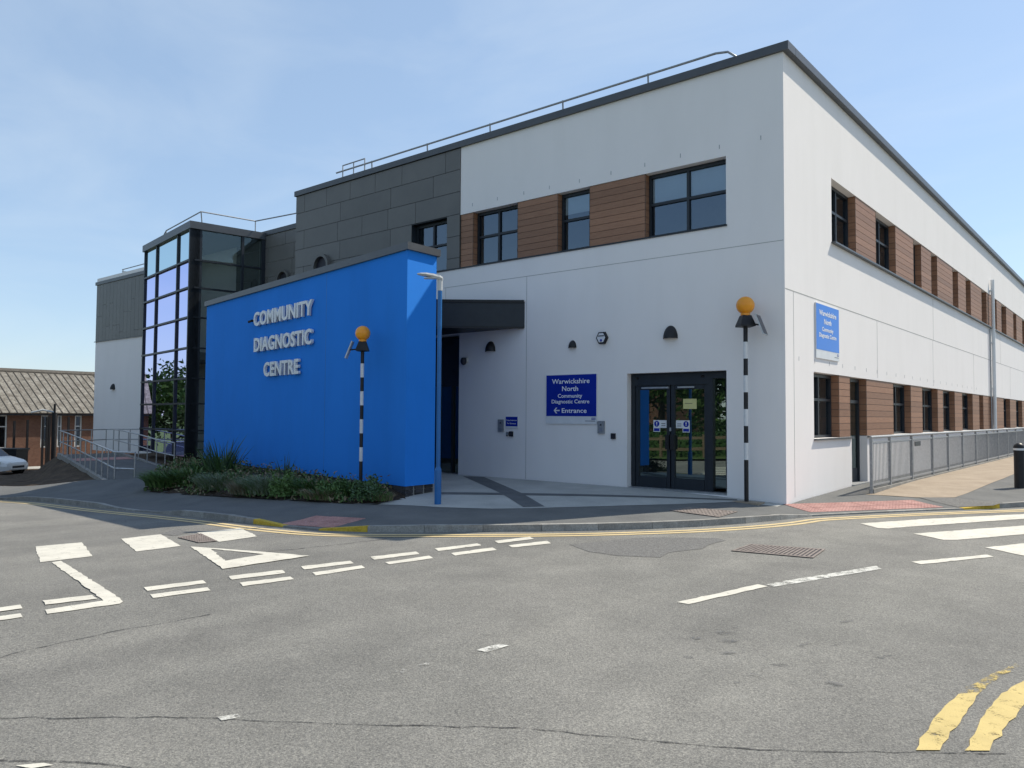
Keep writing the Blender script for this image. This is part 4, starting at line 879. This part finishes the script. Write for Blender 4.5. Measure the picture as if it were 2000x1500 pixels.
# ================================================================== LEFT: RAMP, BANK, CAR PARK
def Rz(x):
    t = min(1, max(0, (-17.5 - x) / 11)); return -.5 + .34 * t
def yi(x): return -5.2 + (-17.7 - x) * .243
def Bz(x, y):
    yo = -6. if x > -23 else min(yi(x) - 1.1, -6. + (-23 - x) * .49)
    w = min(1, max(0, (y - yo) / max(.6, yi(x) - yo))); w = .5 * w + .5 * sstep(0, 1, w)
    if x < -31.5: w *= max(0, 1 - (-31.5 - x) / 3.)
    return (S(x) + .085) * (1 - w) + (Rz(x) - .03) * w
struct(sheet('soil_bank', [(-16.6, -5.5), (-17.2, -5.95), (-24, -6.02), (-30, -5.9), (-35, -5.0), (-38, -3.6), (-43.6, -1.5), (-43.6, 2.4), (-22.0, 2.4), (-17.2, -2.2)], Bz, 'soil', 0, .45, rough=.035))
struct(sheet('ramp_surface', [(-16.6, -5.75), (-17.6, -5.15), (-28, -2.62), (-31.5, -1.8), (-31.5, 1.0), (-29.3, .2), (-22.0, -1.15), (-17.0, -3.4)], lambda x, y: Rz(x) + .02, 'pavement', 0, .6))
for x0, x1 in ((-18.4, -19.4), (-26.8, -28)):
    struct(sheet('ramp_band', [(x0, yi(x0) + .15), (x1, yi(x1) + .15), (x1, yi(x1) + 2.6), (x0, yi(x0) + 2.6)], lambda x, y: Rz(x) + .03, 'tactile', 0, .5))
def ramp_rail(pts, label, name='ramp_handrail', hh=1.05, sp=1.25, end=True):
    o = thing(name, pts[0], label, 'handrail'); V = [Vector(p) for p in pts]
    for dz in (hh, hh * .55): MB().tube([p + Vector((0, 0, dz)) for p in V], .024, 8).build('rail', 'steel', o, True)
    for a, b in zip(V, V[1:]):
        n_ = max(1, round((b - a).length / sp))
        for i in range(n_): p = a.lerp(b, i / n_); MB().tube([p - Vector((0, 0, .15)), p + Vector((0, 0, hh))], .024, 8).build('post', 'steel', o, True)
    p = V[-1]; MB().tube([p - Vector((0, 0, .15)), p + Vector((0, 0, hh))], .024, 8).build('post', 'steel', o, True)
    if end:
        for a, b in zip(V, V[1:]):
            d = (b - a); n2 = Vector((-d.y, d.x, 0)).normalized() * .07; MB().hexa([a - n2 - Vector((0, 0, .2)), b - n2 - Vector((0, 0, .2)), b + n2 - Vector((0, 0, .2)), a + n2 - Vector((0, 0, .2)), a - n2 + Vector((0, 0, .09)), b - n2 + Vector((0, 0, .09)), b + n2 + Vector((0, 0, .09)), a + n2 + Vector((0, 0, .09))]).build('kerb_edge', 'kerb_stone', o)
    return o
rp = lambda x, dy=0: (x, yi(x) + dy, Rz(x))
ramp_rail([(-16.9, -5.0, -.48), rp(-17.8), rp(-21), rp(-24.5), rp(-28), (-30.6, -2.06, -.12)], 'tubular steel handrail between the soil bank and the sloping ramp')
ramp_rail([(-22.0, -1.3, -.42), (-24.0, -1.0, -.36), (-26.5, -.55, -.22), (-29.4, -.1, -.1), (-31, .35, -.1)], 'tubular steel handrail before the glazed stair tower')
ramp_rail([(-30.6, -2.06, -.12), (-32.4, .6, -.12), (-31, 2.2, -.1)], 'tubular steel barrier at the top of the ramp by the white end block', end=False)
BF = np.array([(a[0] + (b[0] - a[0]) * k / 20, a[1] + (b[1] - a[1]) * k / 20) for a, b in zip([(-17.2, -2.6), (-17.0, -4.6)] + list(bed_front), [(-17.0, -4.6)] + list(bed_front) + [(-5.75, -4.75)]) for k in range(20)])
sheet('bed_soil', [tuple(p) for p in bed_front] + [(-5.75, -4.75), tuple(FW(.2, -.1, 0))[:2], tuple(FW(BL, -.1, 0))[:2], (-17.2, -2.6), (-17.0, -4.6)], lambda x, y: P(x, y) + .008 + .14 * sstep(0, 1.0, np.min(np.hypot(BF[:, 0] - x, BF[:, 1] - y))), 'bed_soil', 0, .3, rough=.03)['kind'] = 'structure'
# far brick building with ribbed sheet roof
xb = -47.; fb = thing('brick_outbuilding', (xb - 3, 3, -1.6), 'long low brick outbuilding with a ribbed grey sheet roof beyond the ramp', 'building')
FBr = frame((xb, 0, 0), (0, 1, 0), (1, 0, 0)); Y0, Y1 = -2.0, 26.
wins = [tuple(on_plane(q, 830, (xb, 0, 0), (1, 0, 0))[1] for q in pr) for pr in ((-24, 14), (80, 94), (112, 121), (146, 160))]
wall(FBr, Y0, Y1, -2.2, 1.72, [(a, b, -.45 if b - a < 1 else -.9, 1.55) for a, b in wins], .15).build('wall', 'brick_wall', fb, recalc=False)
MB().box(XYZ, xb - 9, xb - .2, Y0, Y0 + .2, -2.2, 1.7).build('wall', 'brick_wall', fb); MB().box(XYZ, xb - 9, xb - 8.8, Y0 + .2, Y1, -2.2, 1.7).build('wall', 'brick_wall', fb)
for a, b in wins: window(FBr, a, b, -.45 if b - a < 1 else -.9, 1.55, 1 if b - a < 1 else 2, .85, -.08, 'glass', .07, parent=fb)
for w_ in [c for c in fb.children if c.name.startswith('window')]:
    w_.data.materials[0] = M['lamp_grey']
    for ch in w_.children:
        if not ch.name.startswith('pane'): ch.data.materials[0] = M['lamp_grey']
ridge_z, eav_z = 4.35, 1.66
FRoof = lambda a, b, c: Vector((xb + .45 - b * 5.05, a, eav_z + b * (ridge_z - eav_z) + c))
y = Y0 - .3
while y < Y1:
    sh_ = MB().box(FRoof, y, y + .36, 0, 1, 0, .035).build('roof_sheet', 'roof_sheet', fb); MB().box(FRoof, y + .36, y + .41, -.004, 1.002, 0, .075).build('roof_rib', 'roof_rib', fb); y += .41
MB().box(FRoof, Y0 - .3, Y1, .97, 1.04, .02, .12).build('ridge_cap', 'roof_rib', fb); MB().hexa([(xb - 4.6, Y0, ridge_z - .05), (xb - 4.6, Y1, ridge_z - .05), (xb - 9.2, Y1, eav_z), (xb - 9.2, Y0, eav_z), (xb - 4.6, Y0, ridge_z), (xb - 4.6, Y1, ridge_z), (xb - 9.2, Y1, eav_z + .05), (xb - 9.2, Y0, eav_z + .05)]).build('rear_roof', 'roof_sheet', fb)
MB().box(FBr, Y0, Y1, .3, .42, 1.52, 1.63).build('gutter', 'black_metal', fb)
struct(MB().box(XYZ, xb + .02, xb + 3.2, -12, 12, -1.75, S(-46) + .12).build('concrete_path', 'pale_paving'))
fpx = [(28, 855, 905), (52, 820, 892), (82, 813, 893), (89, 813, 893), (95, 812, 893)]
fence = thing('metal_fence', (-40, -1, -1.4), 'open black steel fence of slender posts before the brick outbuilding', 'fence')
for x, yt, yb in ((26, 822, 893), (52, 820, 893), (82, 814, 893), (90, 814, 893), (95, 813, 893), (132, 814, 890)):
    p = on_plane(x, yb, (-43.4, 0, 0), (1, 0, 0)); MB().box(XYZ, p[0] - .05, p[0] + .05, p[1] - .05, p[1] + .05, S(-43.4) - .1, on_plane(x, yt, (-43.4, 0, 0), (1, 0, 0))[2]).build('post', 'black_metal', fence)
p = on_plane(104, 893, (-42.6, 0, 0), (1, 0, 0)); lp_ = thing('black_post', (p[0], p[1], -1.4), 'thick black lamp post with a short bent arm before the brick outbuilding', 'post')
MB().tube([(p[0], p[1], -1.5), (p[0], p[1], 1.7)], .13, 12).build('column', 'black_metal', lp_, True); MB().tube([(p[0], p[1], 1.7), (p[0], p[1], 2.2)], .06, 10).build('cap', 'black_metal', lp_, True)
MB().tube([(p[0], p[1], 1.72), (p[0] - .3, p[1] - .5, 1.85), (p[0] - .6, p[1] - 1.0, 1.7)], .05, 8).build('arm', 'lamp_grey', lp_, True)

# ------------------------------------------------------------------ car
def car(name, loc, head, mat, label):
    o = thing(name, loc, label, 'car'); h = Vector(head).normalized(); s_ = Vector((h.y, -h.x, 0)); L0 = Vector(loc)
    T = lambda a, b, c: L0 + h * a + s_ * b + Vector((0, 0, c))
    st_ = [(2.02, .30, .52, .50), (1.98, .25, .62, .66), (1.75, .22, .72, .78), (1.2, .2, .84, .84), (.85, .2, .90, .86), (0, .2, .92, .87), (-1.0, .2, .93, .87), (-1.6, .22, .95, .84), (-1.95, .28, .90, .74), (-2.02, .35, .75, .62)]
    mb = MB(); rg = []
    for a, z0, z1, w_ in st_: rg.append([T(a, b, c) for b, c in ((-w_ * .92, z0), (-w_, (z0 + z1) / 2), (-w_ * .95, z1 - .05), (-w_ * .8, z1), (w_ * .8, z1), (w_ * .95, z1 - .05), (w_, (z0 + z1) / 2), (w_ * .92, z0))])
    for ra, rb in zip(rg, rg[1:]):
        for i in range(8): mb.poly([ra[i], ra[(i + 1) % 8], rb[(i + 1) % 8], rb[i]])
    mb.poly(rg[0]); mb.poly(rg[-1]); bm_ = mb.build('body', mat, o, True)
    cb = MB(); cr_ = [(.95, .88, .88, .72), (.35, .88, 1.36, .60), (-.6, .88, 1.43, .60), (-1.3, .88, 1.36, .58), (-1.75, .90, .92, .66)]; rg = []
    for a, z0, z1, w_ in cr_: rg.append([T(a, b, c) for b, c in ((-.76, z0), (-w_, z1 - .04), (-w_ * .85, z1), (w_ * .85, z1), (w_, z1 - .04), (.76, z0))])
    for ra, rb in zip(rg, rg[1:]):
        for i in range(5): cb.poly([ra[i], ra[i + 1], rb[i + 1], rb[i]])
    cb.build('cabin_glass', 'solar', o, True)
    MB().hexa([T(a, b, z) for z in (1.405, 1.445) for a, b in ((.3, -.5), (.3, .5), (-1.2, .5), (-1.2, -.5))]).build('roof', mat, o)
    for sx in (1, -1):
        for a in (1.28, -1.28):
            def whl(r, b): return [T(a + r * math.cos(2 * math.pi * k / 20), b * sx, .32 + r * math.sin(2 * math.pi * k / 20)) for k in range(20)]
            w = MB(); r0, r1 = whl(.32, .70), whl(.32, .885); r2 = whl(.22, .893); w.poly(r0)
            for i in range(20): j = (i + 1) % 20; w.poly([r0[i], r0[j], r1[j], r1[i]]); w.poly([r1[i], r1[j], r2[j], r2[i]])
            w = w.build('wheel', 'tyre', o); ar_ = MB().poly(whl(.36, .875)); ar_.build('wheel_arch', 'ink', o)
            MB().poly(whl(.215, .884)).build('rim_recess', 'ink', w)
            sp = MB()
            for k in range(6):
                an = 2 * math.pi * k / 6; d0, d1 = Vector((math.cos(an), math.sin(an))), Vector((-math.sin(an), math.cos(an)))
                q = [(d0 * r + d1 * t_) for r, t_ in ((.02, -.022), (.21, -.035), (.21, .035), (.02, .022))]; sp.hexa([T(a + v.x, .886 * sx, .32 + v.y) for v in q] + [T(a + v.x, .90 * sx, .32 + v.y) for v in q])
            sp.build('rim', 'alloy', w)
        MB().hexa([T(a, b * sx, z) for a, b, z in ((1.995, .40, .52), (1.70, .79, .56), (1.66, .785, .68), (1.93, .40, .635))] + [T(a + .03, (b + .012) * sx, z + .012) for a, b, z in ((1.995, .40, .52), (1.70, .79, .56), (1.66, .785, .68), (1.93, .40, .635))]).build('headlight', 'lens', o)
    MB().hexa([T(a, b, z) for z in (.36, .46) for a, b in ((1.95, -.35), (2.035, -.35), (2.035, .35), (1.95, .35))]).build('grille', 'ink', o)
    return o
cz = S(-36); cp_ = ground(33, 926, cz + .05); ch = Vector((.86, .51, 0)); car('parked_car', Vector((cp_[0], cp_[1], cz)) - ch * 1.95, ch, 'car_white', 'white hatchback with alloy wheels parked beyond the soil bank')
bp = on_plane(46, 880, (-40.6, 0, 0), (1, 0, 0)); cz = S(-40.6); bn = thing('wheeled_bin', (bp[0] - 1.2, bp[1], cz), 'large black wheeled refuse bin behind the white parked car', 'bin')
bh = Vector((.77, .64, 0)); bs_ = Vector((.64, -.77, 0)); bb = Vector((bp[0], bp[1], cz)) - bh * .75
BT = lambda a, b, c: bb + bh * a + bs_ * b + Vector((0, 0, c))
MB().hexa([BT(a, b, .2) for a, b in ((-.58, -.4), (.58, -.4), (.58, .4), (-.58, .4))] + [BT(a, b, 1.2) for a, b in ((-.7, -.52), (.7, -.52), (.7, .52), (-.7, .52))]).build('body', 'bin_black', bn); MB().hexa([BT(a, b, c) for c in (1.205, 1.29) for a, b in ((-.74, -.56), (.74, -.56), (.74, .56), (-.74, .56))]).build('lid', 'bin_black', bn)
for a in (-.45, .45):
    for b in (-.3, .3): MB().tube([BT(a, b - .03, .1), BT(a, b + .03, .1)], .1, 12).build('wheel', 'tyre', bn)

# ================================================================== VEGETATION
rng = np.random.default_rng(3)
def blades(o, n, rx, ry, h, w, lean, mats, droop=.35, parts=1, zf=None, nseg=3):
    per = n // len(mats)
    for mname in mats:
        mb = MB()
        for k in range(per):
            a = rng.uniform(0, 2 * math.pi); r = math.sqrt(rng.uniform()) * .8; bx, by = o[0] + r * rx * math.cos(a), o[1] + r * ry * math.sin(a); hh = h * rng.uniform(.55, 1.1) * (1.08 - .55 * r * r); az2 = a + rng.normal(0, .7); ln = lean * rng.uniform(.3, 1.2) * hh
            dx, dy = math.cos(az2), math.sin(az2); ww = w * rng.uniform(.6, 1.2); an = rng.uniform(0, math.pi); ux, uy = math.cos(an), math.sin(an); z0 = o[2] - .04; prev = None
            for s in range(nseg + 1):
                t = s / nseg; cx_, cy_, cz_ = bx + dx * ln * t ** 1.6, by + dy * ln * t ** 1.6, z0 + hh * (t - droop * t * t * (lean > .5)); wd = ww * (1 - t) ** .6 if s < nseg else 0
                cur = [(cx_ - ux * wd, cy_ - uy * wd, cz_), (cx_ + ux * wd, cy_ + uy * wd, cz_)] if s < nseg else [(cx_, cy_, cz_)]
                if prev: mb.poly(prev + cur[::-1])
                prev = cur
        yield mb, mname
def plant(name, px, py, rx, ry, h, n, w, lean, mats, label, cat='plant', droop=.35, back=0.):
    b = tg(px, py, P); z = P(*b) + .08; b = (b[0], b[1] + back); o = thing(name, (b[0], b[1], z), label, cat)
    for mb, mn in blades((b[0], b[1], z), n, rx, ry, h, w, lean, mats, droop): mb.build('foliage', mn, o, recalc=False)
def bush(name, px, py, rx, ry, h, n, sz, mats, label):
    b = tg(px, py, P); z = P(*b) + .05; o = thing(name, (b[0], b[1], z), label, 'shrub')
    for mn in mats:
        mb = MB()
        for k in range(n // len(mats)):
            v = rng.normal(size=3); v /= np.linalg.norm(v); r = rng.uniform(.45, 1) * (1 + .25 * math.sin(v[0] * 5 + v[1] * 4)); c = Vector((b[0] + v[0] * rx * r, b[1] + v[1] * ry * r, z + abs(v[2]) * h * r)); d = Vector(rng.normal(size=3)).normalized(); e = d.orthogonal().normalized(); q = sz * rng.uniform(.6, 1.3)
            mb.poly([c - d * q, c + e * q * .45, c + d * q, c - e * q * .45])
        mb.build('foliage', mn, o, recalc=False)
plant('spiky_plant', 432, 938, .5, .4, 1.05, 150, .026, .5, ['leaf_dark', 'leaf_blue'], 'tall spiky sword leaved plant against the edge of the blue wall')
plant('spiky_plant', 398, 935, .5, .4, .8, 120, .024, .65, ['leaf_dark', 'leaf_mid'], 'lower arching sword leaved clump between the tower and the tall spiky plant')
plant('fern_clump', 330, 952, .95, .6, .72, 900, .017, .9, ['leaf_mid', 'leaf_dark', 'leaf_bright'], 'arching green fern like clump at the ramp end of the planting bed', droop=.45)
plant('fern_clump', 372, 950, .7, .5, .8, 500, .017, .8, ['leaf_mid', 'leaf_dark'], 'dark green drooping clump below the spiky plants', droop=.45)
plant('lavender_clump', 425, 958, .75, .5, .58, 1500, .008, .8, ['leaf_grey', 'leaf_mid', 'leaf_grey'], 'grey green twiggy lavender clump below the spiky plants')
plant('lavender_clump', 522, 967, .85, .5, .60, 2000, .008, .8, ['leaf_grey', 'leaf_mid', 'leaf_grey'], 'broad grey green lavender clump below the raised lettering')
plant('dry_grass', 478, 968, .5, .35, .5, 700, .006, .8, ['leaf_dry', 'leaf_dry', 'leaf_grey'], 'straw coloured dry grass between the two lavender clumps', 'grass')
bush('green_shrub', 556, 973, .34, .3, .48, 1500, .03, ['leaf_bright', 'leaf_mid'], 'small fresh green mounded shrub beside the broad lavender clump')
plant('leafy_weeds', 602, 968, .7, .4, .55, 500, .02, .8, ['leaf_dark', 'leaf_mid'], 'dark leafy weeds along the foot of the blue wall', droop=.4)
plant('leafy_weeds', 625, 978, .55, .3, .34, 500, .016, .9, ['leaf_mid', 'leaf_dry'], 'mixed low weeds with dry stalks at the pavement edge', droop=.4)
bush('ground_ivy', 720, 980, .42, .3, .42, 1500, .035, ['leaf_dark', 'leaf_blue'], 'dark ivy mound beside the brick plinth near the paving')
bush('ground_ivy', 655, 975, .5, .35, .36, 1500, .032, ['leaf_dark', 'leaf_mid'], 'dark ivy mound between the weeds and the striped beacon')
plant('grass_tuft', 690, 972, .5, .35, .5, 420, .01, .6, ['leaf_mid', 'leaf_dark'], 'tufted green grass around the foot of the striped beacon', 'grass')
plant('grass_tuft', 745, 981, .3, .25, .28, 220, .01, .7, ['leaf_mid', 'leaf_dry'], 'low ragged grass tuft at the corner of the paving', 'grass')
plant('bronze_sprig', 556, 948, .15, .15, .75, 26, .02, .3, ['leaf_blue'], 'single dark upright sprig standing out of the broad lavender')
gc = MB(); bedp = [tuple(p) for p in bed_front] + [(-6.1, -4.75), tuple(FW(BL - .2, .15, 0))[:2], (-16.9, -4.4)]
gcs = {'leaf_dark': MB(), 'leaf_mid': MB(), 'leaf_dry': MB()}
for k in range(26000):
    x, y = rng.uniform(-17.2, -5.4), rng.uniform(-7.2, -2.6)
    if not inside((x, y), bedp) or math.sin(x * 3.1 + y) * math.sin(y * 4.3 - x * .7) + rng.normal() * .45 < -.15: continue
    e_ = min(1., float(np.min(np.hypot(BF[:, 0] - x, BF[:, 1] - y))) / .5); mn = rng.choice(['leaf_dark', 'leaf_mid', 'leaf_mid', 'leaf_dry', 'leaf_dry']); z = P(x, y) + .02 + .12 * e_ + abs(rng.normal()) * (.04 + .075 * e_)
    c = Vector((x, y, z)); d = Vector((rng.normal(), rng.normal(), abs(rng.normal()) * .9)).normalized(); e = d.orthogonal().normalized(); q = rng.uniform(.02, .055); gcs[mn].poly([c - d * q, c + e * q * .4, c + d * q * 1.3, c - e * q * .4])
gv = gcs['leaf_dark']; gv2 = None
allv = MB()
for mi, (mn, g_) in enumerate(gcs.items()):
    i = len(allv.v); allv.v += g_.v; allv.f += [tuple(i + q for q in f) for f in g_.f]
go = allv.build('ground_cover', 'leaf_dark', None, recalc=False); go['kind'] = 'stuff'; go['label'] = 'low tangled green ground cover filling the planting bed'; go['category'] = 'ground cover'
go.data.materials.append(M['leaf_mid']); go.data.materials.append(M['leaf_dry'])
idx = np.concatenate([np.full(len(g_.f), mi, dtype=np.int32) for mi, g_ in enumerate(gcs.values())]); go.data.polygons.foreach_set('material_index', idx)
def tree(loc, h, cr, label, mats=('leaf_mid', 'leaf_dark'), n=6000, sz=.16, trunk=.22, name='tree', cbase=.35):
    o = thing(name, loc, label, 'tree'); L0 = Vector(loc); tb = MB(); top = L0 + Vector((rng.normal() * .3, rng.normal() * .3, h * .8))
    tb.tube([L0 - Vector((0, 0, .3)), L0.lerp(top, .35) + Vector((.1, .05, 0)), L0.lerp(top, .7), top], [trunk, trunk * .75, trunk * .45, .04], 9)
    cl = []
    for k in range(16):
        t = rng.uniform(cbase, .9); a = rng.uniform(0, 2 * math.pi); b = L0.lerp(top, t); rr = cr * rng.uniform(.45, 1.) * (1.15 - .5 * abs(t - .55)); e = b + Vector((math.cos(a) * rr, math.sin(a) * rr, rng.uniform(.05, .25) * h)); tb.tube([b, b.lerp(e, .5) + Vector((0, 0, .15)), e], [trunk * .35, trunk * .2, .02], 6); cl += [e, b.lerp(e, .6)]
    cl.append(top); tb.build('trunk', 'bark', o, True)
    for mn in mats:
        mb = MB(); per = n // len(mats)
        for k in range(per):
            c0 = cl[rng.integers(len(cl))]; v = Vector(rng.normal(size=3)); c = c0 + Vector((v.x * cr * .22, v.y * cr * .22, v.z * h * .07)); d = Vector(rng.normal(size=3)).normalized(); e = d.orthogonal().normalized(); q = sz * rng.uniform(.5, 1.3)
            mb.poly([c - d * q, c + e * q * .5, c + d * q, c - e * q * .5])
        mb.build('crown', mn, o, recalc=False)
tree((-58, 15.5, -1.2), 8.2, 2.0, 'leafy tree with reddish tips showing above the outbuilding roof', ('leaf_mid', 'leaf_bright', 'leaf_red'), 4200, .16)
# the far side of the side road: verge, fence, hedge, trees and a house (mirrored in the glass)
struct(sheet('grass_verge', [(-70, -48), (2.2, -48), (2.2, -20.5), (-1, -18.6), (-70, -18.6)], lambda x, y: S(x) + .1, 'verge_grass', 0, 2.5))
tp = [(-9, -31, 8), (-14, -29, 7), (-19.5, -29.5, 9), (-36.5, -32, 8.5), (-40, -29, 9.5), (-46, -34, 9), (-52, -30, 8)]
for i, (x, y, h) in enumerate(tp): tree((x, y, S(x)), h, 3.0, ('green tree behind the hedge corner across the side road', 'low green tree behind the hedge before the house gable', 'tall green tree behind the hedge beside the house chimney', 'green tree second along the hedge from the house', 'tallest green tree behind the hedge across the side road', 'broad green tree set well back behind the hedge end', 'green tree at the far end of the hedge across the side road')[i], ('leaf_mid', 'leaf_dark', 'leaf_bright'), 4500, .24, .28); 
tp2 = [(-44, -6.5, 6.5), (-50, -9, 8), (-47, -14, 7), (-56, -5, 8.5), (-58, -13, 9)]
for i, (x, y, h) in enumerate(tp2): tree((x, y, S(x)), h, 2.6, 'leafy ' + ('small tree at the near gable of the brick outbuilding', 'round tree beyond the car park end', 'wide low tree by the car park entrance', 'tall tree behind the brick outbuilding gable', 'tall broad tree at the back of the car park')[i], ('leaf_mid', 'leaf_bright'), 4200, .22, .25, cbase=.2)
for o in [o for o in COL.objects if o.get('category') == 'tree' and 'hedge' in o['label']]: o['group'] = 'trees across the side road'
hg = thing('hedge', (-25, -22.5, S(-25)), 'clipped dark green hedge behind the timber rail fence across the side road', 'hedge'); hb = MB()
for k in range(20000):
    x = rng.uniform(-50, -2); y = -22.5 + rng.choice((-1, 1)) * rng.uniform(.3, .62); z = S(x) + .1 + rng.uniform(0, 1.75)
    if rng.uniform() < .25: y = -22.5 + rng.uniform(-.6, .6); z = S(x) + 1.75 + rng.normal() * .1
    c = Vector((x, y, z)); d = Vector(rng.normal(size=3)).normalized(); e = d.orthogonal().normalized(); q = rng.uniform(.05, .12); hb.poly([c - d * q, c + e * q * .6, c + d * q, c - e * q * .6])
hb.build('foliage', 'leaf_dark', hg, recalc=False); MB().box(XYZ, -50, -2, -22.85, -22.15, -2.2, .9).build('branch_core', 'leaf_dark', hg)
rf = thing('rail_fence', (-25, -20.6, S(-25)), 'timber post and rail fence along the grass across the side road', 'fence')
for x in np.arange(-48, -2, 2.4):
    MB().box(XYZ, x - .06, x + .06, -20.66, -20.54, S(x) - .1, S(x) + 1.25).build('post', 'wood_fence', rf)
    if x < -4:
        for z in (.45, 1.0): MB().hexa([(x + .06, -20.63, S(x) + z), (x + 2.34, -20.63, S(x + 2.4) + z), (x + 2.34, -20.57, S(x + 2.4) + z), (x + .06, -20.57, S(x) + z), (x + .06, -20.63, S(x) + z + .14), (x + 2.34, -20.63, S(x + 2.4) + z + .14), (x + 2.34, -20.57, S(x + 2.4) + z + .14), (x + .06, -20.57, S(x) + z + .14)]).build('rail', 'wood_fence', rf)
hs = thing('brick_house', (-28, -40, S(-28)), 'red brick house with pitched roof among trees across the side road', 'house'); hz = S(-28)
FH = frame((-33, -36, 0), (1, 0, 0), (0, 1, 0)); wall(FH, 0, 10, hz - .5, hz + 5.4, [(1, 2.6, hz + .9, hz + 2.2), (7, 8.6, hz + .9, hz + 2.2), (1, 2.6, hz + 3.4, hz + 4.6), (7, 8.6, hz + 3.4, hz + 4.6), (4.4, 5.4, hz, hz + 2.1)], .12).build('wall', 'brick_wall', hs, recalc=False)
MB().box(XYZ, -33, -32.8, -44, -36.02, hz - .5, hz + 5.4).build('wall', 'brick_wall', hs); MB().box(XYZ, -23.2, -23, -44, -36.02, hz - .5, hz + 5.4).build('wall', 'brick_wall', hs); MB().box(XYZ, -32.8, -23.2, -44, -43.8, hz - .5, hz + 5.4).build('wall', 'brick_wall', hs)
for a, b, c, d in ((1, 2.6, .9, 2.2), (7, 8.6, .9, 2.2), (1, 2.6, 3.4, 4.6), (7, 8.6, 3.4, 4.6)): window(FH, a, b, hz + c, hz + d, 2, None, -.09, parent=hs)
MB().box(FH, 4.41, 5.39, -.12, -.07, hz, hz + 2.09).build('door', 'white_plastic', hs)
rfm = MB()
for s_, y0 in ((1, -35.6), (-1, -44.4)): rfm.poly([(-33.3, y0, hz + 5.3), (-22.7, y0, hz + 5.3), (-22.7, -40, hz + 8.2), (-33.3, -40, hz + 8.2)])
for x in (-33, -23): rfm.poly([(x, -36, hz + 5.3), (x, -44, hz + 5.3), (x, -40, hz + 8.1)])
rfm.build('roof', 'roof_rib', hs); MB().box(XYZ, -32, -31.2, -40.4, -39.6, hz + 7.5, hz + 9).build('chimney', 'brick_wall', hs)
car('parked_car', Vector((-39.5, -3.9, S(-39.5))), (.2, -1, 0), 'car_blue', 'blue hatchback parked beside the white car below the small tree')
car('parked_car', Vector((-37.5, -15.4, S(-37.5))), (1, .02, 0), 'car_blue', 'blue hatchback parked across the side road by the grass verge')
car('parked_car', Vector((-45.0, -15.4, S(-45))), (1, .0, 0), 'car_white', 'white hatchback parked behind the blue one across the side road')
